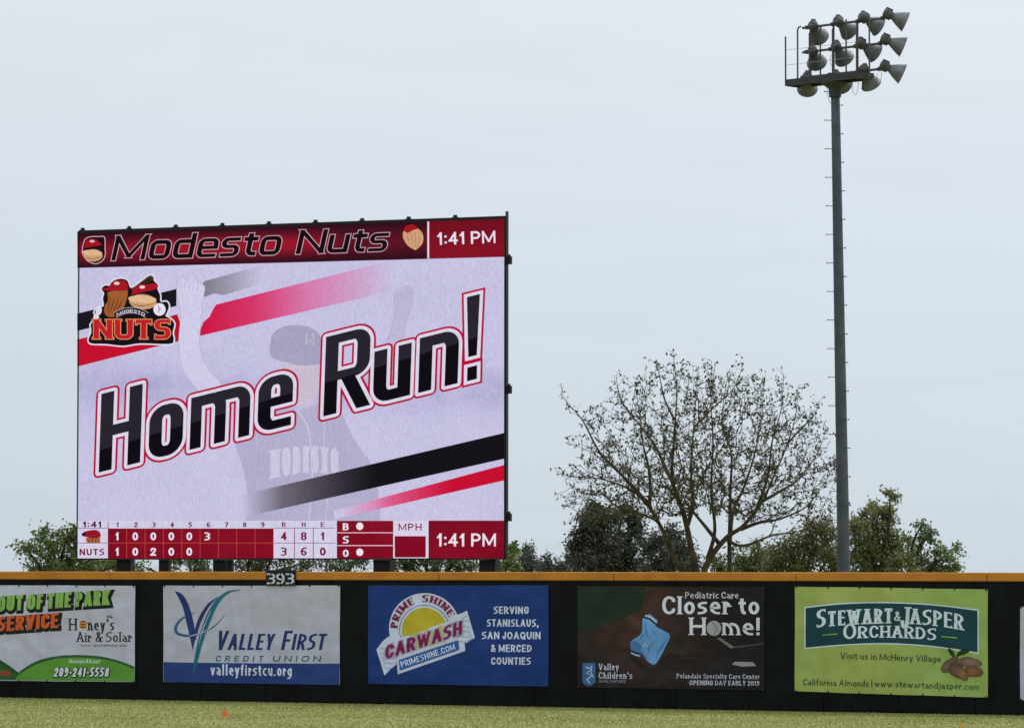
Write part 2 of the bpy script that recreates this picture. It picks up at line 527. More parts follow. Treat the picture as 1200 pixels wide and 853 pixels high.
def ribbon(pts, closed, tx, ty, grow=0.0):
    """left and right edges of a pen stroke; tx: width of uprights, ty: width of level strokes"""
    ax, ay = tx + 2 * grow, ty + 2 * grow
    q = [(x / ax, y / ay) for x, y in pts]
    qq = [q[0]]
    for p in q[1:]:
        if math.hypot(p[0] - qq[-1][0], p[1] - qq[-1][1]) > 1e-5:
            qq.append(p)
    q = qq
    if closed and math.hypot(q[0][0] - q[-1][0], q[0][1] - q[-1][1]) < 1e-5:
        q.pop()
    n = len(q)
    L, Rr = [], []
    for i in range(n):
        def dirn(a, b):
            dx, dy = q[b][0] - q[a][0], q[b][1] - q[a][1]
            l = math.hypot(dx, dy) + 1e-12
            return dx / l, dy / l
        if closed or 0 < i < n - 1:
            d1, d2 = dirn(i - 1, i), dirn(i, (i + 1) % n)
            n1, n2 = (-d1[1], d1[0]), (-d2[1], d2[0])
            mx, my = n1[0] + n2[0], n1[1] + n2[1]
            den = 1 + n1[0] * n2[0] + n1[1] * n2[1]
            den = max(den, 0.42)
            ox, oy = mx / den * .5, my / den * .5
            p = q[i]
        else:
            d = dirn(0, 1) if i == 0 else dirn(n - 2, n - 1)
            sg = -1 if i == 0 else 1
            if abs(d[1]) > 0.3 and abs(d[0]) > 0.12:          # slanted stroke: cut level
                ext = .5 / abs(d[1])
                p = (q[i][0] + sg * d[0] * ext * .6, q[i][1] + sg * d[1] * ext)
                hw = min(.54, .5 / abs(d[1])) + grow * .35 * (1 / abs(d[1]) - 1) / ax
                ox, oy = (-math.copysign(hw, d[1]), 0)
            else:
                p = (q[i][0] + sg * d[0] * .5, q[i][1] + sg * d[1] * .5)
                ox, oy = (-d[1] * .5, d[0] * .5)
        L.append(((p[0] + ox) * ax, (p[1] + oy) * ay))
        Rr.append(((p[0] - ox) * ax, (p[1] - oy) * ay))
    return L, Rr


def text(mb, s, p0, p1, cap, c, lev, tx=.16, ty=.15, xh=.72, R=.3, gap=.12, shear=0, serif=0, smallcap=0, grow=0, vdir=None, warp=None, desc=.26, width=None, space=.3, soft=False):
    if grow or not mb.grown: mb.cut()
    mb.grown = bool(grow)
    """letters s along the line p0-p1 (or a warp), cap height `cap`, pen tx, ty as a share of cap height"""
    if warp is None:
        dx, dy = p1[0] - p0[0], p1[1] - p0[1]
        W = math.hypot(dx, dy)
        ux, uy = dx / W, dy / W
        vx, vy = vdir if vdir else (uy, -ux)
        warp = lambda a, b: (p0[0] + ux * a + vx * b, p0[1] + uy * a + vy * b)
    else:
        W = width
    items = []
    tot_w = tot_g = 0
    for i, ch in enumerate(s):
        k = 1.0
        if smallcap and ch.islower():
            k = smallcap; ch2 = ch.upper()
        else:
            ch2 = ch
        if ch == ' ':
            items.append((None, space, k, ch2)); tot_g += space; continue
        w, d = G[ch2]
        if ch2 in "il.,:!|'I*1" and ch2 != '1': tot_g += max(w * k, tx); items.append((d, -max(w * k, tx), k, ch2))
        else: tot_w += w * k; items.append((d, w * k, k, ch2))
        if i < len(s) - 1: tot_g += gap
    ws = (W / cap - tot_g) / max(tot_w, .01)
    if not warp: ws = 1
    x = 0.0
    for i, (d, w, k, ch) in enumerate(items):
        if d is None:
            x += w * cap; continue
        bw = (-w if w < 0 else w * ws) * cap
        H = cap * k
        TX, TY = tx * cap * min(1, k + .08), ty * cap * min(1, k + .08) * (.84 if ch in 'aesgBESR3689&' else 1)
        if ch in 'MWmw': TX *= .86
        low = ch.islower()
        ix0, ix1 = x + TX / 2, x + max(bw - TX / 2, TX / 2 + 1e-3)
        def Y(y):
            if not low:
                return TY / 2 + y * (H - TY)
            a, b, e_, f_ = -desc * cap + TY / 2, TY / 2, xh * cap - TY / 2, cap - TY / 2
            if y < 0: return b + (a - b) * (-y)
            if y <= 1: return b + (e_ - b) * y
            return e_ + (f_ - e_) * (y - 1)
        for path in d.split(';'):
            pts, closed = [], False
            for tk in path.split():
                if tk == 'z': closed = True; continue
                r = tk.endswith('r')
                xs, ys = tk.rstrip('r').split(',')
                pts.append((ix0 + float(xs) * (ix1 - ix0), Y(float(ys)), r))
            rr = R * cap
            pp = rounded(pts, closed, rr, rr * 1.15)
            Lf, Rt = ribbon(pp, closed, TX, TY, grow)
            f = lambda p: warp(p[0] + shear * p[1], p[1])
            mb.k = (mb.k + 1) % 5
            if soft and grow:                 # round-cornered outline: the stroke, a band along its edge, a disc on each corner
                L0, R0 = ribbon(pp, closed, TX, TY)
                mb.strip([f(p) for p in L0], [f(p) for p in R0], c, lev + .0004 * mb.k, closed)
                for loop in ([L0, R0] if closed else [L0 + R0[::-1]]):
                    for j in range(len(loop)):
                        a_, b_ = loop[j - 1], loop[j]
                        dx, dy = b_[0] - a_[0], b_[1] - a_[1]
                        l_ = math.hypot(dx, dy)
                        if l_ < 1e-6: continue
                        nx, ny = -dy / l_ * grow, dx / l_ * grow
                        mb.poly([f((a_[0] + nx, a_[1] + ny)), f((b_[0] + nx, b_[1] + ny)), f((b_[0] - nx, b_[1] - ny)), f((a_[0] - nx, a_[1] - ny))], c, lev + .0004 * (j % 4))
                        mb.poly([f((b_[0] + grow * math.cos(w_), b_[1] + grow * math.sin(w_))) for w_ in [math.pi * q_ / 6 for q_ in range(12)]], c, lev + .0004 * (j % 3) + .0002)
                continue
            mb.strip([f(p) for p in Lf], [f(p) for p in Rt], c, lev + .0004 * mb.k, closed)
            if serif and not closed and not (ch in "i!.,:'" and (len(path.split()) == 2 and ch != '!' and ';' + path in d or ch in "!.,:'")):
                for e0, e1 in ((pp[0], pp[1]), (pp[-1], pp[-2])):
                    dx, dy = e1[0] - e0[0], e1[1] - e0[1]
                    th, ln = serif * cap * .42 + grow, serif * cap + grow
                    mb.k = (mb.k + 1) % 5
                    if abs(dy) > abs(dx) * .6:
                        if (ch == 'J' and e0[1] < .5 * cap) or (ch in 'yt'): continue
                        if ch in 'CGSJcsaregty623950' and 0.12 < (e0[1] / cap) < .9 and ch not in 'rJ': continue
                        edge = e0[1] - math.copysign(TY / 2 + grow, dy)
                        y2 = edge + math.copysign(th * 2, dy) if dy else edge
                        q = [(e0[0] - TX / 2 - ln, edge), (e0[0] + TX / 2 + ln, edge), (e0[0] + TX / 2 + ln, y2), (e0[0] - TX / 2 - ln, y2)]
                    else:
                        if ch.islower() or ch in 'PRBK&4': continue
                        edge = e0[0] - math.copysign(TX / 2 + grow, dx)
                        x2 = edge + math.copysign(th * 2, dx)
                        up_ = ln if (e0[1] < .3 * cap) else 0
                        dn_ = ln if (e0[1] > .7 * cap) else 0
                        q = [(edge, e0[1] - TY / 2 - dn_), (x2, e0[1] - TY / 2 - dn_), (x2, e0[1] + TY / 2 + up_), (edge, e0[1] + TY / 2 + up_)]
                    mb.poly([f(p) for p in q], c, lev + .0004 * mb.k)
        x += bw + gap * cap


def Z(ox, oy, s):                            # coordinates read on an enlargement of the photograph
    def z(*a):
        if len(a) == 2 and not isinstance(a[0], tuple): return (ox + a[0] / s, oy + a[1] / s)
        return [(ox + x / s, oy + y / s) for x, y in a]
    return z


def smooth_line(pts, n=8):                   # Catmull-Rom through points
    out = []
    for i in range(len(pts) - 1):
        p0 = pts[max(i - 1, 0)]; p1 = pts[i]; p2 = pts[i + 1]; p3 = pts[min(i + 2, len(pts) - 1)]
        for k in range(n):
            t = k / n
            out.append(tuple(.5 * (2 * p1[j] + (p2[j] - p0[j]) * t + (2 * p0[j] - 5 * p1[j] + 4 * p2[j] - p3[j]) * t * t
                                   + (3 * p1[j] - p0[j] - 3 * p2[j] + p3[j]) * t**3) for j in range(len(p1))))
    out.append(tuple(pts[-1]))
    return out


def pen(mb, pts, w, c, lev, closed=False):   # w: width, or list of widths along the line
    n = len(pts)
    A, B = [], []
    for i in range(n):
        a = pts[i - 1] if (i or closed) else pts[i]
        b = pts[(i + 1) % n] if (i < n - 1 or closed) else pts[i]
        dx, dy = b[0] - a[0], b[1] - a[1]
        l = math.hypot(dx, dy) + 1e-9
        if isinstance(w, list):
            t = i / max(1, n - 1) * (len(w) - 1); k = min(int(t), len(w) - 2); ww = w[k] + (w[k + 1] - w[k]) * (t - k)
        else: ww = w
        A.append((pts[i][0] - dy / l * ww / 2, pts[i][1] + dx / l * ww / 2))
        B.append((pts[i][0] + dy / l * ww / 2, pts[i][1] - dx / l * ww / 2))
    mb.strip(A, B, c, lev, closed)


def offs(poly_, d):                          # grow a closed outline outwards by d
    n = len(poly_)
    area = sum(poly_[i][0] * poly_[(i + 1) % n][1] - poly_[(i + 1) % n][0] * poly_[i][1] for i in range(n))
    sg = 1 if area > 0 else -1
    out = []
    for i in range(n):
        a, p, b = poly_[i - 1], poly_[i], poly_[(i + 1) % n]
        def nr(q, r):
            dx, dy = r[0] - q[0], r[1] - q[1]; l = math.hypot(dx, dy) + 1e-9
            return (dy / l * sg, -dx / l * sg)
        n1, n2 = nr(a, p), nr(p, b)
        den = max(.6, 1 + n1[0] * n2[0] + n1[1] * n2[1])
        out.append((p[0] + (n1[0] + n2[0]) / den * d, p[1] + (n1[1] + n2[1]) / den * d))
    return out


# ------------------------------------------------------------------ the ground
def mat_grass():
    m = bpy.data.materials.new('mown_outfield_turf')
    m.use_nodes = True
    nt = m.node_tree
    N, L = nt.nodes, nt.links
    b = N['Principled BSDF']
    b.inputs['Roughness'].default_value = 0.9
    b.inputs['Specular IOR Level'].default_value = 0.1
    g = N.new('ShaderNodeNewGeometry')
    mp = N.new('ShaderNodeMapping'); mp.inputs['Rotation'].default_value = (0, 0, R_(12)); mp.inputs['Scale'].default_value = (.35, 1.0, 1)
    L.new(g.outputs['Position'], mp.inputs[0])
    n1 = N.new('ShaderNodeTexNoise'); n1.inputs['Scale'].default_value = .8; n1.inputs['Detail'].default_value = 8; n1.inputs['Roughness'].default_value = .65
    L.new(mp.outputs[0], n1.inputs['Vector'])
    r = N.new('ShaderNodeValToRGB')
    r.color_ramp.elements[0].position = .32; r.color_ramp.elements[0].color = (.15, .18, .04, 1)
    r.color_ramp.elements[1].position = .72; r.color_ramp.elements[1].color = (.31, .30, .12, 1)
    e = r.color_ramp.elements.new(.5); e.color = (.25, .25, .08, 1)
    L.new(n1.outputs['Fac'], r.inputs[0])
    L.new(r.outputs[0], b.inputs['Base Color'])
    n2 = N.new('ShaderNodeTexNoise'); n2.inputs['Scale'].default_value = 9; n2.inputs['Detail'].default_value = 6
    L.new(g.outputs['Position'], n2.inputs['Vector'])
    bp = N.new('ShaderNodeBump'); bp.inputs['Strength'].default_value = .6; bp.inputs['Distance'].default_value = .05
    L.new(n2.outputs['Fac'], bp.inputs['Height']); L.new(bp.outputs[0], b.inputs['Normal'])
    return m


M_grass = mat_grass()
mb = MB()
mb.face([(-6000, -300, 0), (6000, -300, 0), (6000, 9000, 0), (-6000, 9000, 0)])
gnd = mb.build('grass_field', M_grass)
gnd['kind'] = 'structure'

WA, WB = ground(0, 817), ground(1200, 838)
WALL = Plane(WA, WB)
TOPZ = WALL.at(600, 670).z
wlen = (WB - WA).length

# short blades standing up from the turf in front of the wall
nb = 150000
rg = np.random.default_rng(3)
s = rg.uniform(-4, wlen + 4, nb); t = rg.uniform(.02, 31, nb)
bx = WALL.a.x + WALL.u.x * s + WALL.n.x * t
by = WALL.a.y + WALL.u.y * s + WALL.n.y * t
ang = rg.uniform(0, 2 * np.pi, nb); hw = rg.uniform(.007, .02, nb); hh = rg.uniform(.02, .042, nb)
lx, ly = rg.normal(0, .02, nb), rg.normal(0, .02, nb)
vv = np.empty((nb, 3, 3), np.float32)
vv[:, 0] = np.stack([bx - np.cos(ang) * hw, by - np.sin(ang) * hw, np.zeros(nb)], 1)
vv[:, 1] = np.stack([bx + np.cos(ang) * hw, by + np.sin(ang) * hw, np.zeros(nb)], 1)
vv[:, 2] = np.stack([bx + lx, by + ly, hh], 1)
me = bpy.data.meshes.new('grass_blades')
me.vertices.add(nb * 3); me.vertices.foreach_set('co', vv.ravel())
me.loops.add(nb * 3); me.loops.foreach_set('vertex_index', np.arange(nb * 3, dtype=np.int32))
me.polygons.add(nb); me.polygons.foreach_set('loop_start', np.arange(0, nb * 3, 3, dtype=np.int32))
patch = .5 + .22 * np.sin(bx * .55 + 2 * np.sin(by * .31)) + .22 * np.sin(by * .9 + np.sin(bx * .23) * 1.7) + .16 * np.sin(bx * 1.9 + by * .7)
dry = np.clip(rg.normal(0, .12, nb) + patch, 0, 1)[:, None]
cc = (np.array([[.175, .222, .05]]) * (1 - dry) + np.array([[.30, .31, .11]]) * dry) * rg.uniform(.92, 1.06, nb)[:, None]
c4 = np.ones((nb, 3, 4), np.float32); c4[:, :, :3] = cc[:, None, :]
at_ = me.attributes.new('Col', 'FLOAT_COLOR', 'POINT'); at_.data.foreach_set('color', c4.ravel())
me.update(); me.validate()
me.materials.append(LEAF)
gb = bpy.data.objects.new('grass_blades', me); col.objects.link(gb)
gb['kind'] = 'stuff'; gb['label'] = 'short dry green grass blades of the mown outfield'; gb['category'] = 'grass'

# ------------------------------------------------------------------ outfield wall
wt = thing('outfield_wall', 'dark padded outfield wall with an ochre yellow cap along its top', 'wall', WALL.a + WALL.u * (wlen / 2))
CAPH = .265
pads = MB()
x = -14.0
while x < wlen + 14:
    w = 2.42
    o = WALL.a + WALL.u * (x + .006) + Vector((0, 0, .03))
    pads.box(o, WALL.u * (w - .012), -WALL.n * .12, Vector((0, 0, TOPZ - CAPH - .034)))
    x += w
o = pads.build('padding', M_pad, wt)
bv = o.modifiers.new('b', 'BEVEL'); bv.width = .012; bv.segments = 2
core = MB()
core.box(WALL.a + WALL.u * -14 - WALL.n * .125, WALL.u * (wlen + 28), -WALL.n * .2, Vector((0, 0, TOPZ - CAPH)))
core.build('backing', M_black, wt)
cap_ = MB()
x = -14.0
while x < wlen + 14:
    w = 6.1
    cap_.box(WALL.a + WALL.u * (x + .008) + WALL.n * .035 + Vector((0, 0, TOPZ - CAPH)), WALL.u * (w - .016), -WALL.n * .4, Vector((0, 0, CAPH)))
    x += w
o = cap_.build('top_cap', M_cap, wt)
bv = o.modifiers.new('b', 'BEVEL'); bv.width = .03; bv.segments = 3

# ------------------------------------------------------------------ banners on the wall
K = (.96 / .72, 1.0 / .72, 1.12 / .72)                                   # printed inks are this much lighter than they look in the open shade
BL = .03                                      # how far the sheets stand off the padding
LV = lambda k: BL + .002 * k


def banner(quad, label, cf, hem=None, sag=.5):
    tl, tr, br, bl = quad
    cx = WALL.at((bl[0] + br[0]) / 2, (bl[1] + br[1]) / 2, BL)
    t = thing('advertising_banner', label, 'banner', cx, 'advertising banners on the outfield wall')
    m = MB(WALL, K)
    ph = uni(0, 6)
    def fn(u, v):
        ax, ay = tl[0] + (tr[0] - tl[0]) * u, tl[1] + (tr[1] - tl[1]) * u
        bx_, by_ = bl[0] + (br[0] - bl[0]) * u, bl[1] + (br[1] - bl[1]) * u
        w = sag * (math.sin(u * 21 + ph) * .25 + math.sin(u * 8 + ph * 2) * .35)
        return (ax + (bx_ - ax) * v + sag * .3 * math.sin(v * 7 + ph) * (2 * u - 1), ay + (by_ - ay) * v + w * (v * 2 - 1) * .8)
    m.grid(fn, 40, 16, cf, BL)
    m.build('sheet', INK, t)
    for k in range(7):                           # brass eyelets along the top and bottom hems
        for v in (0, 1):
            u = .008 + .984 * k / 6
            x_, y_ = fn(u, v)
            c_ = WALL.at(x_, y_ + (.8 if v == 0 else -.8), BL + .02)
            g = MB(); g.lathe(c_ - WALL.n * .004, WALL.n, [(0, .028), (.006, .026), (.008, .016), (.002, .012), (.001, .0005)], 10)
            g.build('eyelet', M_gdark, t)
    return t


def part(t, name, fn, tone=K):
    m = MB(WALL, tone)
    fn(m)
    return m.build(name, INK, t)


WHITE = (166, 166, 174)
# --- banner 1: air and solar company (its left end runs out of the picture)
z = Z(0, 660, 4.418)
t = banner([(-46, 685.4), (159, 686), (158.3, 798.8), (-46, 796.5)], 'white banner with a green and orange slogan above printed green hills', lambda u, v, p: (170, 170, 178))
def hills(m):
    def hill(pts, base, c, lev):
        top = smooth_line(pts, 8)
        m.poly(z(*top) + z(*base), c, lev)
    hill([(-203, 470), (-60, 470), (30, 515), (97, 562)], [(80, 603), (-203, 598)], (30, 72, 38), LV(1))
    hill([(-203, 490), (-60, 486), (20, 528), (82, 575)], [(70, 602), (-203, 597)], (36, 84, 40), LV(2))
    hill([(82, 575), (180, 510), (290, 480), (400, 473), (520, 480), (620, 503), (699, 534)], [(699, 609), (72, 603)], (36, 78, 38), LV(3))
    hill([(100, 575), (190, 522), (290, 493), (400, 486), (520, 493), (620, 515), (699, 548)], [(699, 609), (78, 603)], (82, 134, 44), LV(4))
    m.poly(z((-203, 556), (55, 552), (62, 580), (-203, 586)), (120, 62, 36), LV(3))
part(t, 'hills', hills)
sl = dict(tx=.25, ty=.2, R=.2, gap=.09, space=.2, shear=.12)
def slogan(m):
    a, b = z(-112, 252), z(566, 214)
    text(m, "OUT OF THE PARK", z(-10, 257), z(578, 222), 17.6, (14, 20, 18), LV(2), grow=2.0, **sl)
    text(m, "OUT OF THE PARK", z(-14, 249), z(570, 214), 17.6, (122, 160, 78), LV(5), **sl)
    text(m, "SERVICE", z(-8, 362), z(312, 340), 17.4, (20, 18, 20), LV(2), grow=2.0, **sl)
    text(m, "SERVICE", z(-12, 353), z(304, 332), 17.4, (188, 84, 38), LV(5), **sl)
part(t, 'slogan', slogan)
def company(m):
    D = (34, 34, 40)
    f = dict(tx=.15, ty=.11, serif=.09, R=.34, gap=.13, xh=.66)
    text(m, "H", z(360, 346), z(400, 346), 14, D, LV(1), **f)
    m.ell(*z(433, 318), 4.2, 5.2, (176, 120, 30), LV(2))
    for k in (-1, 0, 1): m.poly(z((418, 312 + k * 14), (448, 312 + k * 14), (446, 317 + k * 14), (420, 317 + k * 14)), (90, 52, 20), LV(3))
    text(m, "ney's", z(458, 346), z(594, 346), 14, D, LV(1), **f)
    text(m, "Air & Solar", z(400, 405), z(684, 405), 11.6, D, LV(1), **f)
    for a in (-70, -35, 0, 35): 
        r = R_(a - 60); m.ell(*z(568 + 14 * math.cos(r), 284 + 12 * math.sin(r)), 1.9, .7, (60, 62, 72), LV(1), a - 60, 10)
    text(m, "heating", z(420, 429), z(470, 429), 2.6, (150, 70, 70), LV(1), tx=.2, ty=.2, gap=.16)
    text(m, "* air conditioning * solar", z(478, 429), z(662, 429), 2.6, (70, 74, 96), LV(1), tx=.2, ty=.2, gap=.16)
part(t, 'company_name', company)
def phone(m):
    text(m, "HoneysAir.net", z(360, 516), z(520, 516), 4.8, (190, 200, 190), LV(6), tx=.17, ty=.15, shear=.2, gap=.14)
    text(m, "209-241-5558", z(284, 587), z(566, 587), 10.6, (30, 44, 34), LV(6), tx=.18, ty=.15, shear=.17, grow=.9, gap=.13)
    text(m, "209-241-5558", z(282, 585), z(564, 585), 10.6, (200, 204, 204), LV(8), tx=.18, ty=.15, shear=.17, gap=.13)
part(t, 'contact_lines', phone)

# --- banner 2: credit union
z = Z(180, 660, 4.42)
t = banner([(192, 686), (399, 685.8), (398.6, 802), (192, 798.6)], 'pale grey banner with a tall navy and teal V emblem above a blue strip', lambda u, v, p: WHITE)
part(t, 'blue_strip', lambda m: m.poly(z((54, 510), (240, 513), (500, 516), (966, 518), (965, 629), (700, 624), (300, 618), (54, 613)), (34, 56, 110), LV(1)))
def emblem(m):
    sw = smooth_line([(218, 252), (150, 285), (118, 328), (128, 362), (185, 374), (250, 360), (320, 322), (372, 266)], 8)
    pen(m, z(*sw), [.4, 2.2, 3.4, 3.4, 2.6, 2, 1.5, .4], (38, 84, 118), LV(2))
    a = smooth_line([(112, 143), (150, 158), (180, 205), (205, 285), (222, 372)], 8)
    b = smooth_line([(205, 450), (192, 385), (172, 300), (150, 215), (112, 143)], 8)
    m.poly(z(*(a + b)), (26, 46, 100), LV(3))
    pen(m, z(*smooth_line([(338, 172), (290, 212), (250, 275), (228, 335), (214, 395)], 8)), [.3, 3.2, 4.4, 4.2, 2.4], (46, 40, 92), LV(4))
    pen(m, z(*smooth_line([(455, 137), (390, 148), (335, 195), (290, 275), (252, 380), (225, 490), (207, 588)], 8)), [.3, 2.6, 5, 7, 6.4, 4.6, .3], (24, 94, 112), LV(5))
    pen(m, z(*smooth_line([(300, 245), (262, 330), (238, 415)], 6)), [.4, 1.2, .4], WHITE, LV(6))
    pen(m, z(*smooth_line([(190, 376), (250, 360), (300, 335)], 6)), [1.2, 1.4, 1], (150, 158, 172), LV(7))
part(t, 'emblem', emblem)
def name_(m):
    f = dict(tx=.17, ty=.13, R=.3, gap=.1, shear=.2, smallcap=.84)
    text(m, "Valley", z(322, 447), z(618, 447), 22.5, (32, 44, 96), LV(2), **f)
    text(m, "First", z(662, 447), z(886, 447), 22.5, (32, 44, 96), LV(2), **f)
    text(m, "CREDIT", z(322, 507), z(568, 507), 6.8, (38, 80, 90), LV(2), tx=.2, ty=.18, gap=.75, shear=.2)
    text(m, "UNION", z(618, 507), z(866, 508), 6.8, (38, 80, 90), LV(2), tx=.2, ty=.18, gap=.75, shear=.2)
    text(m, "valleyfirstcu.org", z(298, 578), z(718, 582), 13, (196, 200, 210), LV(2), tx=.15, ty=.14, gap=.13, xh=.7)
part(t, 'lettering', name_)

# --- banner 3: car wash
z = Z(420, 660, 4.42)
t = banner([(431.8, 685.6), (643.4, 685.4), (643.2, 804), (432, 800.8)], 'royal blue banner with a yellow sun car wash badge at its left', lambda u, v, p: (17, 48, 104))
def badge(m):
    W = (186, 190, 204)
    c0 = (345, 335)
    ring = [(c0[0] + 184 * math.cos(a), c0[1] - 182 * math.sin(a)) for a in [R_(-40 + 260 * k / 40) for k in range(41)]]
    rib = [(96, 446), (128, 402), (150, 384), (168, 372), (190, 364), (490, 282), (522, 262), (545, 254), (565, 243), (606, 384), (580, 398), (562, 412), (552, 404), (556, 452), (206, 573), (203, 518), (170, 545), (138, 580)]
    m.poly(z(*ring), W, LV(1))
    m.poly(z(*rib), W, LV(2))
    m.ell(*z(345, 345), 131 / 4.42, 131 / 4.42, (60, 92, 150), LV(3), 0, 40)
    m.ell(*z(345, 345), 127 / 4.42, 127 / 4.42, W, LV(4), 0, 40)
    m.ell(*z(345, 345), 117 / 4.42, 117 / 4.42, (172, 156, 38), LV(5), 0, 40)
    # ribbon across the sun, and its ripples
    m.poly(z((190, 392), (300, 362), (345, 345), (400, 322), (470, 300), (520, 372), (500, 400), (215, 495)), W, LV(6))
    m.poly(z((268, 372), (300, 352), (332, 360), (360, 338), (392, 345), (425, 318), (450, 326), (452, 405), (270, 455)), (176, 168, 96), LV(7))
    for sd, (bx0, by0) in ((0, (118, 438)), (1, (500, 300))):
        for q in range(6):
            ln = [(bx0 + s_ * 12 + q * 4, by0 + q * 22 + 9 * math.sin(s_ * .9 + q) - s_ * 4) for s_ in range(7)]
            pen(m, z(*ln), .45, (90, 100, 140), LV(7))
    m.poly(z((213, 500), (521, 396), (524, 446), (217, 553)), (34, 84, 150), LV(7))
part(t, 'badge', badge)
def badge_words(m):
    MR = (112, 22, 62)
    cx, cy, rr = 345, 338, 140
    def arcw(a0, a1):
        def w(s_, t_):
            th = a0 + (a1 - a0) * s_ / (abs(a1 - a0) * rr / 4.42)
            r = rr + t_ * 4.42
            return z(cx + r * math.cos(th), cy - r * math.sin(th))
        return w
    text(m, "PRIME", None, None, 8.2, MR, LV(8), tx=.3, ty=.12, serif=.1, gap=.24, warp=arcw(R_(178), R_(112)), width=R_(66) * rr / 4.42)
    text(m, "SHINE", None, None, 8.2, MR, LV(8), tx=.3, ty=.12, serif=.1, gap=.24, warp=arcw(R_(94), R_(26)), width=R_(68) * rr / 4.42)
    def bow(s_, t_):
        u = s_ / 96
        return z(142 + 398 * u + t_ * .1, 497 - 132 * u - 16 * math.sin(u * math.pi) * 0 - t_ * 4.42)
    text(m, "CARWASH", None, None, 16, (150, 152, 176), LV(8), tx=.26, ty=.2, gap=.13, R=.3, warp=bow, width=96, grow=1.2, vdir=None)
    text(m, "CARWASH", None, None, 16, (120, 24, 66), LV(10), tx=.26, ty=.2, gap=.13, R=.3, warp=bow, width=96)
    text(m, "PRIMESHINE.COM", z(229, 538), z(508, 444), 7.0, (196, 202, 212), LV(10), tx=.17, ty=.15, gap=.14)
part(t, 'badge_lettering', badge_words)
def serving(m):
    f = dict(tx=.2, ty=.18, gap=.14, R=.42, space=.3)
    for s_, a, b, y in (("SERVING", 703, 885, 260), ("STANISLAUS,", 668, 935, 326), ("SAN JOAQUIN", 642, 946, 391), ("& MERCED", 688, 900, 457), ("COUNTIES", 690, 895, 523)):
        text(m, s_, z(a, y), z(b, y + 1), 8.6, (190, 196, 210), LV(2), **f)
part(t, 'lettering', serving)

# --- banner 4: children's hospital
z = Z(660, 660, 4.42)
def dirt(u, v, p):
    k = .5 + .5 * math.sin(p[0] * .21 + 2 * math.sin(p[1] * .13)) * math.sin(p[1] * .33 + p[0] * .04)
    a = max(0, 1 - abs(u - .33) * 2.0) * (.55 + .6 * k) * (1 - .65 * max(0, v - .55) * 2)
    return (19 + 52 * a, 17 + 28 * a, 19 + 16 * a)
t = banner([(677.2, 686.6), (896.4, 687.6), (896.4, 808.4), (677.2, 805)], 'dark brown banner with a sky blue jersey lying on infield dirt', dirt, sag=.3)
def meadow(m):
    top = [(80, 122), (200, 122), (320, 122), (428, 122)]
    edge = smooth_line([(428, 122), (408, 230), (330, 275), (220, 318), (80, 352)], 8)
    m.poly(z(*top) + z(*edge[1:]), [(20, 40, 24)] * 2 + [(18, 34, 22)] * 2 + [(22, 38, 26)] * len(edge[1:]), LV(1))
part(t, 'meadow_print', meadow)
def jersey(m):
    Bl, Bd = (92, 140, 184), (66, 108, 152)
    sh_ = smooth_line([(345, 470), (400, 500), (470, 540), (540, 470), (640, 470), (780, 480), (760, 520), (600, 545), (470, 560), (380, 530), (345, 470)], 4)
    m.poly(z(*sh_[:-1]), (30, 19, 16), LV(1))
    body = smooth_line([(412, 290), (440, 283), (482, 325), (520, 345), (556, 372), (535, 425), (508, 478), (476, 522), (440, 506), (412, 466), (402, 430), (380, 425), (350, 412), (366, 392), (408, 360), (412, 290)], 4)
    m.poly(z(*body[:-1]), Bl, LV(2))
    m.poly(z((426, 268), (452, 262), (492, 296), (478, 326), (440, 318), (412, 292)), (100, 148, 190), LV(3))
    m.poly(z((348, 408), (378, 400), (410, 428), (402, 484), (372, 478), (356, 462)), Bd, LV(3))
    pen(m, z((420, 276), (452, 288), (482, 314)), 2.0, (16, 18, 22), LV(4))
    pen(m, z((427, 268), (456, 278), (488, 304)), 1.2, (180, 186, 192), LV(5))
    pen(m, z((356, 452), (378, 462), (402, 468)), 2.0, (16, 18, 22), LV(4))
    pen(m, z((354, 462), (376, 473), (400, 478)), 1.1, (180, 186, 192), LV(5))
    pen(m, z((415, 430), (430, 412), (440, 432), (428, 424)), .9, (190, 200, 210), LV(4))
    for a, b in (((440, 470), (470, 400)), ((480, 500), (520, 410)), ((460, 340), (500, 380)), ((425, 300), (450, 400)), ((500, 470), (548, 380)), ((415, 450), (440, 500)), ((395, 400), (440, 350))):
        pen(m, z(a, ((a[0] + b[0]) / 2 - 6, (a[1] + b[1]) / 2), b), [.2, 1.9, .2], Bd, LV(3))
part(t, 'jersey_print', jersey)
def chalk(m):
    m.poly(z((798, 386), (815, 384), (888, 432), (872, 440)), (112, 104, 98), LV(1))
    pen(m, z((884, 434), (960, 424), (1042, 416)), [1.8, 1.4, .7], (74, 68, 64), LV(2))
    m.poly(z((876, 522), (892, 508), (984, 510), (1002, 530), (930, 533)), (132, 130, 130), LV(1))
    for q in range(9):
        a = uni(0, 6.28); x0, y0 = uni(250, 760), uni(480, 560)
        pen(m, z((x0, y0), (x0 + uni(20, 60), y0 + uni(-8, 8)), (x0 + uni(60, 120), y0 + uni(-10, 10))), [.2, uni(.8, 2), .2], (44, 30, 24), LV(1) + q * .0003)
part(t, 'chalk_print', chalk)
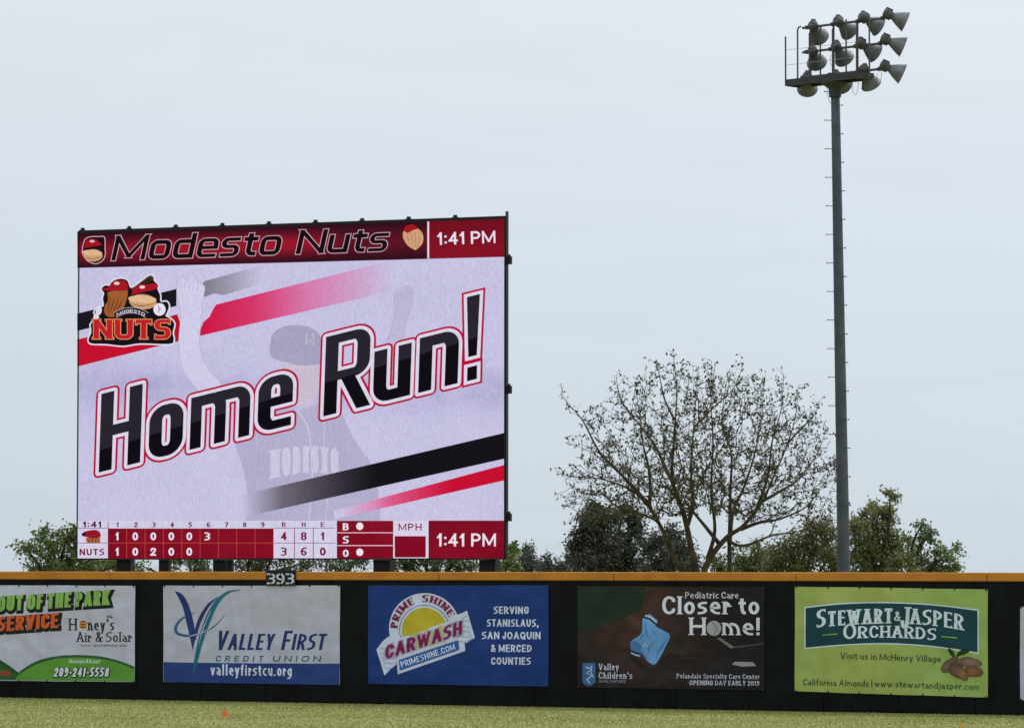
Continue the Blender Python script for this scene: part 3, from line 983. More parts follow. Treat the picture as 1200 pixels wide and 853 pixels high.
def closer(m):
    C = (196, 196, 202)
    f = dict(tx=.19, ty=.15, serif=.07, R=.36, gap=.15, xh=.7)
    text(m, "Pediatric Care", z(634, 180), z(910, 181), 7.4, (184, 184, 192), LV(2), tx=.15, ty=.13, serif=.08, R=.36, gap=.17)
    text(m, "Closer to", z(515, 262), z(1018, 263), 21, C, LV(2), **f)
    text(m, "H", z(657, 370), z(740, 370), 20.5, C, LV(2), **f)
    text(m, "me!", z(828, 370), z(1020, 371), 20.5, C, LV(2), **f)
    m.ell(*z(783, 335), 8.6, 8.8, (150, 148, 150), LV(2))
    pen(m, z(*smooth_line([(770, 303), (790, 322), (795, 345), (780, 370)], 5)), .7, (110, 60, 60), LV(3))
    pen(m, z(*smooth_line([(806, 308), (800, 330), (806, 355)], 5)), .5, (116, 90, 90), LV(3))
    text(m, "Pelandale Specialty Care Center", z(590, 594), z(1018, 598), 5.7, (164, 164, 172), LV(2), tx=.15, ty=.14, serif=.06, R=.36, gap=.16)
    text(m, "OPENING DAY EARLY 2019", z(656, 629), z(1018, 632), 5.6, (172, 172, 180), LV(2), tx=.17, ty=.15, R=.36, gap=.14)
part(t, 'headline', closer)
def hospital(m):
    m.poly(z((103, 514), (168, 514), (170, 612), (152, 630), (132, 634), (112, 626), (102, 606)), (52, 96, 140), LV(1))
    pen(m, z((120, 535), (150, 548), (125, 566), (152, 580), (124, 600), (140, 618)), 1.5, (176, 188, 200), LV(2))
    pen(m, z((150, 528), (146, 560), (160, 590)), 1.1, (160, 176, 192), LV(3))
    f = dict(tx=.15, ty=.13, serif=.05, R=.36, gap=.15)
    text(m, "Valley", z(186, 552), z(290, 552), 7.8, (176, 176, 186), LV(1), **f)
    text(m, "Children's", z(186, 596), z(360, 597), 7.8, (176, 176, 186), LV(1), **f)
    text(m, "HEALTHCARE", z(188, 616), z(325, 617), 3.2, (130, 130, 140), LV(1), tx=.18, ty=.16, gap=.3)
part(t, 'hospital_emblem', hospital)

# --- banner 5: almond orchards
z = Z(900, 660, 4.0)
t = banner([(932, 687), (1158, 690.2), (1158, 817), (931.7, 809.6)], 'lime green banner with an arched teal panel and brown almonds', lambda u, v, p: (138 + 5 * math.sin(u * 5), 155, 78))
def panel(m):
    top = smooth_line([(172, 203), (350, 185), (560, 180), (780, 191), (990, 216)], 10)
    bot = smooth_line([(990, 424), (780, 392), (560, 378), (350, 385), (172, 401)], 10)
    m.poly(z(*(top + bot)), (184, 192, 192), LV(1))
    top = smooth_line([(178, 209), (350, 191), (560, 186), (780, 197), (984, 221)], 10)
    bot = smooth_line([(984, 416), (780, 386), (560, 372), (350, 379), (178, 394)], 10)
    m.poly(z(*(top + bot)), (14, 56, 62), LV(2))
part(t, 'arched_panel', panel)
def orch(m):
    C = (190, 200, 200)
    def arch(x0, x1, y0, ym, y1):
        W = (x1 - x0) / 4
        def w(s_, t_):
            u = s_ / W
            return z(x0 + (x1 - x0) * u, y0 + (y1 - y0) * u + (ym - (y0 + y1) / 2) * 4 * u * (1 - u) - t_ * 4)
        return w, W
    f = dict(tx=.2, ty=.11, serif=.08, R=.34, gap=.13, smallcap=.86)
    for s_, x0, x1, y0, ym, y1, cp in (("Stewart", 230, 585, 300, 286, 280, 21), ("asper", 668, 918, 283, 293, 313, 18.2)):
        w, W = arch(x0, x1, y0, ym, y1)
        text(m, s_, None, None, cp, C, LV(3), warp=w, width=W, **({**f, 'smallcap': 1.0 if s_ == 'asper' else .84}))
    text(m, "&", z(592, 268), z(622, 270), 11, C, LV(3), tx=.16, ty=.13, R=.4)
    text(m, "J", z(622, 304), z(662, 306), 25.5, C, LV(3), tx=.17, ty=.11, serif=.08, R=.3)
    w, W = arch(355, 790, 355, 347, 361)
    text(m, "Orchards", None, None, 17.5, C, LV(3), warp=w, width=W, **({**f, 'smallcap': .8}))
    m.poly(z((256, 333), (328, 327), (328, 332), (256, 338)), (120, 150, 60), LV(3))
    m.poly(z((814, 339), (887, 345), (887, 351), (814, 344)), (120, 150, 60), LV(3))
    D = (36, 56, 48)
    text(m, "Visit us in McHenry Village", z(341, 446), z(812, 462), 7.6, D, LV(2), tx=.14, ty=.13, R=.4, gap=.14, xh=.68)
    text(m, "California Almonds", z(166, 569), z(474, 577), 7.4, D, LV(2), tx=.14, ty=.13, R=.4, gap=.14, xh=.68)
    text(m, "|", z(486, 578), z(489, 578), 8.4, D, LV(2), tx=.12, ty=.12)
    text(m, "www.stewartandjasper.com", z(500, 577), z(991, 592), 7.4, D, LV(2), tx=.14, ty=.13, R=.4, gap=.14, xh=.68)
part(t, 'lettering', orch)
def almonds(m):
    for i, (x0, y0, a, b, r, c) in enumerate(((852, 475, 46, 25, -42, (96, 76, 62)), (948, 462, 50, 24, 8, (104, 84, 70)), (964, 505, 40, 28, 8, (104, 72, 48)), (888, 500, 40, 34, 40, (88, 68, 56)), (912, 515, 32, 24, 55, (112, 78, 50)))):
        n = 20
        ca, sa = math.cos(R_(r)), math.sin(R_(r))
        def ring(k):
            out = []
            for q in range(n):
                th = 2 * math.pi * q / n
                ex, ey = a * k * math.cos(th) * (1 if math.cos(th) < 0 else 1.12), b * k * math.sin(th) * (1 if math.cos(th) < 0 else .86)
                out.append(z(x0 + ex * ca - ey * sa, y0 + ex * sa + ey * ca))
            return out
        m.poly(ring(1.05), tuple(v * .6 for v in c), LV(2 + i * 2))
        m.poly(ring(1), c, LV(3 + i * 2))
        m.poly(ring(.55), tuple(v * 1.14 for v in c), LV(3 + i * 2) + .001)
    for x0, y0, r in ((862, 418, 55), (905, 418, -40), (925, 415, -25)):
        m.ell(*z(x0, y0), 6.5, 2.6, (34, 60, 36), LV(2), r, 12)
part(t, 'almond_print', almonds)

# --- banner 6: only its left edge is in the picture
t = banner([(1195.8, 710.6), (1330, 714), (1330, 830), (1195.8, 819.6)], 'plain pale banner of which only a sliver shows at the right edge', lambda u, v, p: (160, 160, 168))

# ------------------------------------------------------------------ 393 feet marker on the wall top
z = Z(180, 660, 4.42)
q0 = WALL.at(313, 686, .05)
ds = thing('distance_sign', 'small black 393 distance sign on the yellow wall cap', 'sign', q0)
m = MB()
a, b, c_ = WALL.at(313, 686, .05), WALL.at(347.8, 686, .05), WALL.at(313, 667.6, .05)
m.box(a, b - a, WALL.n * .035, c_ - a)
o = m.build('plate', M_black, ds)
bv = o.modifiers.new('b', 'BEVEL'); bv.width = .008
m = MB(WALL, K)
for q, ch in enumerate('393'):
    x0 = 593 + q * 49
    text(m, ch, z(x0, 106), z(x0 + 44, 106), 12.4, (186, 190, 194), .088, tx=.19, ty=.17, R=.34)
m.build('numerals', INK, ds)
# stencil bridges
m = MB(WALL, 1)
for q in range(3):
    x0 = 593 + q * 49 + 22
    m.poly(z((x0 - 3, 48), (x0 + 2, 48), (x0 + 2, 64), (x0 - 3, 64)), (8, 9, 12), .0912)
    m.poly(z((x0 - 3, 94), (x0 + 2, 94), (x0 + 2, 109), (x0 - 3, 109)), (8, 9, 12), .0912)
m.build('stencil_gap', INK, ds)

# ------------------------------------------------------------------ video scoreboard
SA, SB = P(90.3, 655.5, 143.0), P(592.4, 655.5, 136.9)
SCR = Plane(SA, SB)
root = SCR.a + SCR.u * ((SB - SA).length / 2)
vs = thing('video_scoreboard', 'big black framed video scoreboard showing Home Run in black letters', 'scoreboard', Vector((root.x, root.y, 0)))
slen = (Vector((SB.x, SB.y, 0)) - SCR.a).length
zb = SA.z
ztl, ztr = SCR.at(91, 271).z, SCR.at(595, 252.6).z
ztop = (ztl + ztr) / 2
m = MB()
m.box(SCR.a - SCR.n * .015 + Vector((0, 0, zb)), SCR.u * slen, -SCR.n * .17, Vector((0, 0, ztop - zb)))
m.build('cabinet', M_black, vs)
m = MB()                                       # thin frame standing proud of the screen
fw = .10
m.box(SCR.a + SCR.n * -.01 + Vector((0, 0, ztop - fw)), SCR.u * slen, SCR.n * .07, Vector((0, 0, fw)))
m.box(SCR.a + SCR.n * -.01 + Vector((0, 0, zb)), SCR.u * slen, SCR.n * .07, Vector((0, 0, .045)))
m.box(SCR.a + SCR.n * -.01 + Vector((0, 0, zb + .045)), SCR.u * .03, SCR.n * .07, Vector((0, 0, ztop - fw - zb - .045)))
m.box(SCR.a + SCR.u * (slen - .035) + SCR.n * -.01 + Vector((0, 0, zb + .045)), SCR.u * .035, SCR.n * .07, Vector((0, 0, ztop - fw - zb - .045)))
m.build('frame', M_black, vs)
for q in range(9):                             # lifting lugs along the top edge
    px = 95.5 + q * 54.6
    w = SCR.at(px, 262)
    s_ = (Vector((w.x, w.y, 0)) - SCR.a).dot(SCR.u)
    m = MB()
    m.tube([SCR.a + SCR.u * s_ - SCR.n * .09 + Vector((0, 0, ztop - .01)), SCR.a + SCR.u * s_ - SCR.n * .09 + Vector((0, 0, ztop + .10))], .07, 8)
    m.cbox(SCR.a + SCR.u * s_ - SCR.n * .09 + Vector((0, 0, ztop + .012)), SCR.u * .2, SCR.n * .14, Vector((0, 0, .03)))
    m.build('lifting_lug', M_black, vs)
m = MB()                                       # the taller end post at the right
m.box(SCR.a + SCR.u * (slen + .003) + SCR.n * .04 + Vector((0, 0, zb)), SCR.u * .03, -SCR.n * .2, Vector((0, 0, ztop - zb + .16)))
m.build('end_post', M_black, vs)
for py in (305, 456.5, 606):                  # hinge boxes on the right side
    w = SCR.at(597.5, py)
    m = MB()
    m.cbox(SCR.a + SCR.u * (slen + .11) - SCR.n * .08 + Vector((0, 0, w.z)), SCR.u * .13, SCR.n * .12, Vector((0, 0, .26)))
    m.tube([SCR.a + SCR.u * (slen + .1) - SCR.n * .08 + Vector((0, 0, w.z + .13)), SCR.a + SCR.u * (slen + .1) - SCR.n * .08 + Vector((0, 0, w.z + .2))], .04, 8)
    m.build('side_bracket', M_black, vs)
for x0, x1 in ((135, 149.5), (184.5, 194.5), (249.5, 262), (264.5, 270), (436, 455.5), (560, 579)):
    pa, pb = SCR.at(x0, 660), SCR.at(x1, 660)
    w = (pb - pa).length
    m = MB()
    m.box(Vector((pa.x, pa.y, 0)) - SCR.n * .1, SCR.u * w, -SCR.n * min(w, .45), Vector((0, 0, zb - .002)))
    o = m.build('post', M_blackpost, vs)
for x0 in (151, 247.6, 196):
    pa = SCR.at(x0, 660)
    m = MB(); m.tube([Vector((pa.x, pa.y, 0)) - SCR.n * .2, Vector((pa.x, pa.y, zb - .002)) - SCR.n * .2], .035, 8)
    m.build('conduit', M_greypost, vs)

LAV = (198, 195, 226)
RED = (132, 16, 36)
SL = lambda k: .012 + .0022 * k


def mixc(a, b, t):
    t = max(0, min(1, t))
    return tuple(a[i] + (b[i] - a[i]) * t for i in range(3))


def vnoise(x, y, sd=0):
    def h(i, j):
        v = math.sin(i * 127.1 + j * 311.7 + sd * 74.7) * 43758.5453
        return v - math.floor(v)
    i, j = math.floor(x), math.floor(y); fx, fy = x - i, y - j
    fx, fy = fx * fx * (3 - 2 * fx), fy * fy * (3 - 2 * fy)
    return (h(i, j) * (1 - fx) + h(i + 1, j) * fx) * (1 - fy) + (h(i, j + 1) * (1 - fx) + h(i + 1, j + 1) * fx) * fy


def bgcol(px, py):                            # faint washed-out stadium photograph behind the graphics
    d = 0
    band = math.exp(-((py - 458) / 26) ** 2)
    d += band * (6 + 20 * vnoise(px * .09, py * .14, 1) * vnoise(px * .03, py * .05, 2) + 8 * vnoise(px * .25, py * .3, 4))
    d += 5 * vnoise(px * .02, py * .02, 3)
    if px < 200: d += 10 * math.exp(-((py - 445) / 30) ** 2) * vnoise(px * .2, py * .08, 7)
    tint = (.95, .95, .7)
    return tuple(LAV[i] + 2.5 - d * tint[i] for i in range(3))


screen = MB(SCR)
def scr_fn(u, v):
    x = 90.6 + (591.2 - 90.6) * u
    y0 = 313.6 + (301.2 - 313.6) * u
    return (x, y0 + (610.5 - y0) * v)
screen.grid(scr_fn, 110, 70, lambda u, v, p: bgcol(*p), SL(0))
scr = screen.build('screen', LED, vs)


def spart(name, fn, m=None):
    b = MB(SCR)
    fn(b)
    return b.build(name, m or LED, scr)


def band(b):
    def fn(u, v):
        x = 90.8 + (501 - 90.8) * u
        a = 273.6 + (259.4 - 273.6) * u; c = 314.2 + (303.6 - 314.2) * u
        return (x, a + (c - a) * v)
    def cf(u, v, p):
        k = math.sin(v * math.pi) ** 1.5 * (.35 + .65 * math.sin(min(1, u * 1.25 + .06) * math.pi) ** .5 * .9 + .1)
        k *= .8 + .4 * vnoise(u * 9, v * 2, 5)
        return mixc((48, 14, 28), (158, 22, 42), k)
    b.grid(fn, 50, 12, cf, SL(1))
    b.poly([(90.8, 271.6), (501, 257.2), (501, 259.4), (90.8, 273.6)], (24, 14, 22), SL(1))
spart('title_band', band)
def title(b):
    f = dict(tx=.2, ty=.165, R=.15, xh=.76, gap=.13)
    for s_, p0, p1, cp in (("Modesto", (130.5, 305.6), (327, 298.6), 29), ("Nuts", (346.5, 298), (452.5, 294.4), 28)):
        text(b, s_, p0, p1, cp, (206, 168, 180), SL(2), grow=.85, shear=.26, **f)
        text(b, s_, p0, p1, cp, (24, 10, 18), SL(4), shear=.26, **f)
spart('title_lettering', title)
def nut_icon(b):                              # plain capped nut, no face
    z = Z(85, 250, 5.014)
    sh = smooth_line([(62, 215), (66, 185), (82, 150), (120, 140), (150, 140), (185, 140), (190, 165), (190, 215), (192, 240), (180, 272), (150, 292), (120, 292), (85, 272), (62, 235), (62, 215)], 4)
    b.poly(offs(z(*sh[:-1]), 1.0), (214, 170, 184), SL(2))
    b.poly(z(*sh[:-1]), (32, 14, 20), SL(3))
    b.ell(*z(122, 248), 11.2, 7.2, (206, 160, 116), SL(4))
    b.ell(*z(118, 232), 11.6, 3.2, (222, 182, 140), SL(5), 4)
    pen(b, z((82, 262), (120, 272), (165, 258)), .6, (70, 40, 30), SL(6))
    cap_o = smooth_line([(72, 205), (78, 170), (105, 152), (140, 156), (165, 175), (172, 188), (120, 196), (72, 205)], 4)
    b.poly(z(*cap_o[:-1]), (160, 20, 36), SL(7))
    b.ell(*z(118, 165), 3, 1.4, (226, 190, 196), SL(8))
    b.cut()
    z = Z(340, 240, 4.267)                    # plain almond
    al = smooth_line([(628, 228), (590, 205), (566, 165), (570, 130), (600, 112), (640, 120), (665, 150), (662, 195), (628, 228)], 5)
    b.poly(offs(z(*al[:-1]), .8), (60, 22, 26), SL(2))
    b.poly(z(*al[:-1]), (208, 160, 122), SL(3))
    for k in range(4):
        pen(b, z(*smooth_line([(585 + k * 20, 135), (592 + k * 18, 175), (612 + k * 8, 212)], 4)), [.2, .6, .2], (150, 100, 74), SL(4))
    b.poly(z(*smooth_line([(568, 130), (578, 108), (612, 100), (640, 118), (612, 130), (590, 142), (568, 130)], 4)[:-1]), (160, 24, 34), SL(5))
spart('nut_icon', nut_icon)
def clock_top(b):
    b.grid(lambda u, v: (503.2 + (591.2 - 503.2) * u, (259.2 - 3 * u) + ((303 - 1.8 * u) - (259.2 - 3 * u)) * v), 8, 8,
           lambda u, v, p: mixc((112, 14, 30), (136, 18, 36), v + .15 * math.sin(v * 19)), SL(1))
    b.poly([(500.9, 257.8), (503.2, 257.7), (503.2, 303), (500.9, 303.1)], (226, 206, 220), SL(2))
    text(b, "1:41 PM", (513, 287.3), (581, 285), 14.6, (232, 224, 238), SL(3), tx=.175, ty=.15, R=.3, gap=.14, space=.34)
spart('clock_panel', clock_top)

# sweeping stripes, fading into the picture
def stripe(b, top, bot, cf, lev, n=40):       # top/bot: polyline sampled by x
    def at(pl, x):
        for i in range(len(pl) - 1):
            if pl[i][0] <= x <= pl[i + 1][0]:
                k = (x - pl[i][0]) / (pl[i + 1][0] - pl[i][0] + 1e-9)
                return pl[i][1] + (pl[i + 1][1] - pl[i][1]) * k
        return pl[-1][1] if x > pl[-1][0] else pl[0][1]
    x0, x1 = top[0][0], top[-1][0]
    def fn(u, v):
        x = x0 + (x1 - x0) * u
        return (x, at(top, x) + (at(bot, x) - at(top, x)) * v)
    b.grid(fn, n, 6, lambda u, v, p: cf(p), lev)
sm = lambda a, b_, x: max(0, min(1, (x - a) / (b_ - a)))
def up_black(b):
    stripe(b, [(90.7, 367.6), (207, 338.6)], [(90.7, 388), (207, 358.6)], lambda p: (26, 22, 30), SL(1), 8)
    stripe(b, [(237, 334), (239.5, 329.6), (310, 310.5)], [(237, 349), (252, 344), (262, 346), (310, 332)], lambda p: mixc((128, 124, 138), bgcol(*p), sm(238, 306, p[0]) ** 1.1), SL(1))
spart('stripe', up_black)
def up_red(b):
    stripe(b, [(90.7, 398), (200, 370.4), (209, 368), (212, 380)], [(90.7, 429.6), (200, 402), (209, 400), (212, 399)], lambda p: mixc((196, 16, 46), (180, 14, 40), sm(150, 212, p[0])), SL(1), 30)
    stripe(b, [(234.7, 387), (238, 378), (246, 371), (252, 357.4), (458, 305.6)], [(234.7, 393.6), (458, 341.4)],
           lambda p: mixc(mixc((206, 24, 68), (222, 92, 150), sm(240, 360, p[0])), bgcol(*p), sm(300, 462, p[0]) ** 1.2), SL(1), 60)
spart('stripe', up_red)
def low_black(b):
    stripe(b, [(282, 580), (591.2, 507.2)], [(282, 606.5), (591.2, 537.4)], lambda p: mixc(mixc(bgcol(*p), (120, 112, 128), sm(282, 330, p[0])), (20, 17, 24), sm(320, 440, p[0])), SL(5), 60)
spart('stripe', low_black)
def low_red(b):
    stripe(b, [(392, 598), (591.2, 544.6)], [(392, 608), (591.2, 562.8)], lambda p: mixc(mixc(bgcol(*p), (226, 110, 160), sm(396, 460, p[0])), (198, 14, 50), sm(440, 530, p[0])), SL(5), 60)
spart('stripe', low_red)

# the ghosted player with both arms raised
def ghost(b):
    T, D, Lt = (178, 174, 206), (166, 163, 192), (216, 213, 232)
    arm = smooth_line([(208, 332), (214, 324), (220, 330), (226, 321), (232, 330), (240, 336), (238, 352), (236, 376), (234, 400), (240, 425), (262, 455), (250, 470), (218, 440), (210, 405), (212, 370), (208, 345), (208, 332)], 5)
    b.poly(arm[:-1], (207, 204, 232), SL(2))
    pen(b, arm, .9, (186, 182, 210), SL(3))
    arm2 = smooth_line([(462, 345), (470, 338), (480, 336), (484, 352), (476, 380), (470, 405), (440, 450), (428, 440), (452, 402), (462, 372), (462, 345)], 5)
    b.poly(arm2[:-1], (189, 185, 216), SL(1))
    pen(b, arm2, .8, (180, 176, 204), SL(2))
    for k in range(5):
        pen(b, [(464 + k * 4, 350 + k), (470 + k * 4, 343 - k)], .8, (178, 174, 196), SL(2))
        pen(b, [(211 + k * 5, 338 + k), (213 + k * 5, 328 - k % 2 * 3)], .6, (186, 182, 204), SL(3))
    torso = smooth_line([(274, 516), (296, 492), (330, 478), (352, 480), (372, 474), (392, 470), (408, 500), (420, 522), (436, 545), (444, 580), (446, 609.8)], 5)
    b.poly(torso + [(288, 609.8), (290, 575), (284, 545)], T, SL(1))
    b.poly(smooth_line([(330, 428), (332, 452), (346, 474), (362, 476), (374, 456), (376, 430), (352, 424), (330, 428)], 5)[:-1], (200, 190, 208), SL(2))
    cap_o = smooth_line([(316, 412), (319, 393), (332, 383), (350, 381), (368, 386), (378, 398), (384, 416), (378, 426), (352, 428), (334, 424), (320, 420), (316, 412)], 5)
    b.poly(cap_o[:-1], D, SL(3))
    pen(b, [(360, 392), (359, 404), (363, 398), (368, 405), (367, 391)], .9, (206, 202, 220), SL(4))
    pen(b, smooth_line([(348, 480), (362, 505), (366, 560), (362, 609)], 6), 1.2, (208, 204, 224), SL(2))
    pen(b, smooth_line([(382, 474), (380, 520), (384, 570), (382, 609)], 6), 1.0, (202, 198, 218), SL(2))
spart('ghosted_player', ghost)
def jersey_word(b):
    def w(s_, t_):
        u = s_ / 80
        return (317 + 80 * u, 561 - 10 * math.sin(u * 2.2) + 4 * u - t_ * (1 - .08 * u))
    text(b, "MODESTO", None, None, 33, (203, 199, 224), SL(3), tx=.2, ty=.13, serif=.06, R=.25, gap=.09, warp=w, width=80)
spart('jersey_word', jersey_word)

# team badge: lettering, caps, nuts without faces, bat and ball
def team(b):
    z = Z(85, 250, 5.014)
    out = smooth_line([(108, 655), (128, 628), (160, 610), (130, 585), (150, 555), (185, 545), (180, 500), (188, 470), (172, 445), (192, 425), (220, 425), (240, 398), (285, 384), (325, 398), (345, 440), (400, 405), (455, 366), (478, 378), (480, 398), (505, 422), (500, 445), (516, 480), (520, 520), (555, 520), (568, 548), (556, 585), (548, 605), (575, 618), (600, 650), (590, 700), (596, 745), (570, 768), (400, 764), (300, 778), (200, 768), (112, 765), (96, 740), (112, 700), (108, 655)], 3)
    b.poly(offs(z(*out[:-1]), 1.6), (226, 222, 238), SL(4))
    b.poly(z(*out[:-1]), (22, 16, 22), SL(5))
    pen(b, z((350, 447), (420, 405), (470, 380)), [1.6, 3.2, 4.2], (120, 84, 60), SL(6))
    pen(b, z((352, 447), (420, 406), (468, 382)), [1.0, 2.2, 3.0], (30, 22, 26), SL(7))
    nut = smooth_line([(205, 465), (250, 455), (300, 455), (325, 450), (322, 500), (300, 560), (262, 600), (220, 610), (192, 590), (190, 550), (210, 510), (205, 465)], 4)
    b.poly(z(*nut[:-1]), (158, 92, 46), SL(6))
    for k in range(4):
        pen(b, z(*smooth_line([(225 + k * 24, 490 + k * 4), (215 + k * 22, 540), (212 + k * 12, 585)], 5)), [.3, 1.2, .3], (80, 40, 22), SL(7))
    b.ell(*z(415, 520), 16, 8.8, (206, 160, 116), SL(6), 4)
    b.ell(*z(412, 505), 16.6, 4.4, (226, 186, 146), SL(7), 3)
    pen(b, z(*smooth_line([(340, 530), (410, 545), (490, 528)], 5)), [.3, .9, .3], (90, 54, 38), SL(8))
    for pts, hi in (([(178, 440), (215, 436), (232, 405), (280, 392), (318, 405), (328, 450), (280, 452), (230, 456), (180, 450), (178, 440)], (262, 412)),
                    ([(352, 470), (362, 440), (395, 420), (430, 418), (480, 412), (506, 424), (490, 446), (440, 458), (352, 478), (352, 470)], (412, 434))):
        pl = smooth_line(pts, 4)
        b.poly(z(*pl[:-1]), (164, 22, 36), SL(8))
        b.ell(*z(*hi), 3.2, 1.8, (236, 214, 220), SL(9))
    b.ell(*z(513, 565), 7.2, 7.4, (230, 226, 238), SL(6))
    pen(b, z(*smooth_line([(505, 540), (512, 562), (505, 585)], 5)), .8, (150, 70, 140), SL(7))
    pen(b, z((505, 562), (525, 562)), .6, (150, 70, 140), SL(7) + .0006)
    b.ell(*z(156, 575), 3.4, 5.4, (220, 216, 230), SL(6), 20)
    arc = smooth_line([(250, 600), (300, 576), (345, 570), (395, 576), (440, 600)], 6)
    pen(b, z(*arc), 7, (190, 180, 196), SL(9))
    pen(b, z(*arc), 5.8, (26, 20, 26), SL(10))
    def aw(s_, t_):
        u = s_ / 33
        return z(262 + 166 * u, 605 - 22 * math.sin(u * math.pi) - t_ * 5.014)
    text(b, "MODESTO", None, None, 3.6, (220, 214, 226), SL(11), tx=.24, ty=.2, gap=.22, warp=aw, width=33)
    for c, g_, k in (((222, 150, 96), .95, 11), ((190, 30, 44), 0, 13)):
        text(b, "NUTS", z(128, 738), z(578, 738), 22.6, c, SL(k), tx=.27, ty=.19, serif=.07, R=.2, gap=.15, grow=g_)
spart('team_badge', team)

# Home Run!  (uprights stay upright while the line climbs)
sp0 = SCR.at(119.6, 527); sp1 = SCR.at(470, 422.4)
dv = (sp1 - sp0).normalized()
nrm = dv.cross(SCR.n)
if nrm.z < 0: nrm = -nrm
LED_HEAD = mat_led((tuple(sp0), tuple(nrm)))
def headline(grow, c, k):
    def fn(b):
        f = dict(tx=.165, ty=.135, xh=.66, R=.11, gap=.1, grow=grow, soft=True)
        sl = -.2475
        def w(x0, y0, lean=.035):
            return lambda s_, t_: (x0 + s_ + lean * t_, y0 + sl * s_ - t_)
        def put(s_, x0, x1, y0, cap, **kw):
            text(b, s_, None, None, cap, c, SL(k), warp=w(x0, y0), width=x1 - x0, **{**f, **kw})
        put("H", 116.4, 165, 553.6, 92)
        put("o", 174.4, 214.4, 539.2, 92)
        put("m", 222.8, 292.8, 527.2, 92)
        put("e", 302, 342.8, 507.6, 92, xh=.68)
        put("R", 379.6, 432.4, 488, 93)
        put("u", 437.4, 481.2, 473.6, 93, xh=.66)
        put("n", 490.6, 537, 460.6, 93, xh=.69)
        # exclamation mark: tapering bar and square dot
        W_ = w(546.5, 447.2, .02)
        g_ = grow
        b.poly([W_(2.4 - g_, 28 - g_), W_(12.4 + g_, 28 - g_), W_(14.6 + g_, 99 + g_), W_(-.6 - g_, 99 + g_)], c, SL(k))
        b.poly([W_(1.5 - g_, 0 - g_), W_(13 + g_, 0 - g_), W_(13 + g_, 16 + g_), W_(1.5 - g_, 16 + g_)], c, SL(k))
    return fn
hl = spart('headline_outline', lambda b: (headline(6.3, (178, 16, 56), 14)(b), headline(3.9, (218, 213, 232), 16)(b)))
spart('headline_lettering', headline(0, (14, 11, 18), 18), LED_HEAD)

# line score along the bottom
def linescore(b):
    WH = (212, 206, 230)
    b.poly([(90.2, 610.2), (395, 610.2), (395, 654.4), (90.2, 654.4)], WH, SL(2))
    b.grid(lambda u, v: (127.3 + (320.8 - 127.3) * u, 619 + (654.2 - 619) * v), 30, 10, lambda u, v, p: mixc((124, 10, 32), (136, 16, 38), vnoise(u * 12, v * 5)), SL(3))
    ln = (176, 70, 58)
    for k in range(1, 9):
        x = 127.3 + 21.5 * k
        b.poly([(x - .4, 619), (x + .4, 619), (x + .4, 654.2), (x - .4, 654.2)], ln, SL(4))
    b.poly([(127.3, 635.6), (320.8, 635.6), (320.8, 636.4), (127.3, 636.4)], ln, SL(4) + .0008)
    dk = (120, 70, 108)
    b.poly([(126.7, 611), (127.5, 611), (127.5, 654.2), (126.7, 654.2)], (130, 20, 60), SL(4))
    for x in (345.4, 367.4):
        b.poly([(x - .45, 618), (x + .45, 618), (x + .45, 654.2), (x - .45, 654.2)], (140, 40, 70), SL(4))
    for y in (618.6, 636):
        b.poly([(90.2, y - .35), (126.7, y - .35), (126.7, y + .35), (90.2, y + .35)], dk, SL(4))
        b.poly([(320.8, y - .35), (393, y - .35), (393, y + .35), (320.8, y + .35)], dk, SL(4))
    for y in (613.5, 616.6):
        b.poly([(127.5, y - .25), (395, y - .25), (395, y + .25), (127.5, y + .25)], (168, 200, 226), SL(3))
spart('line_score_panel', linescore)
def scores(b):
    f = dict(tx=.24, ty=.19, R=.36)
    W = (232, 224, 238); D = (118, 18, 52)
    def dig(ch, cx, base, h, c, w=None):
        w = w or (h * (.42 if ch == '1' else .72))
        text(b, ch, (cx - w / 2, base), (cx + w / 2, base), h, c, SL(6), **f)
    for k in range(9):
        dig(str(k + 1), 138.4 + 21.25 * k, 617.6, 6, D, 4 if k else 2.4)
    for k, ch in enumerate("100003"): dig(ch, 137.8 + 21.1 * k, 632.8, 9.2, W)
    for k, ch in enumerate("10200"): dig(ch, 137.8 + 21.1 * k, 650.8, 9.2, W)
    for ch, cx in (("R", 333), ("H", 356.3), ("E", 378.4)): dig(ch, cx, 617.2, 5.6, D, 4.6)
    for ch, cx in (("4", 333), ("8", 356.3), ("1", 378.6)): dig(ch, cx, 632.8, 9.6, D)
    for ch, cx in (("3", 333), ("6", 356.3), ("0", 378.6)): dig(ch, cx, 650.8, 9.6, D)
    text(b, "1:41", (97.4, 617.8), (119.4, 617.8), 7, (60, 10, 36), SL(6), tx=.27, ty=.2, gap=.22)
    text(b, "NUTS", (93.6, 650.4), (122.6, 650.4), 7.6, (118, 18, 52), SL(6), tx=.24, ty=.2, gap=.22)
    z = Z(80, 600, 4.444)                     # little capped nuts
    b.poly(z(*smooth_line([(72, 112), (90, 100), (118, 94), (145, 92), (166, 104), (168, 128), (130, 136), (95, 128), (74, 124), (72, 112)], 3)[:-1]), (150, 20, 44), SL(6))
    b.poly(z((92, 132), (168, 130), (168, 160), (98, 160)), (168, 100, 56), SL(5))
    b.ell(*z(84, 114), 2.4, 2.2, (40, 20, 50), SL(7))
    for k in range(3): pen(b, z((112 + k * 18, 138), (108 + k * 18, 158)), .8, (60, 30, 30), SL(7))
spart('line_score_figures', scores)
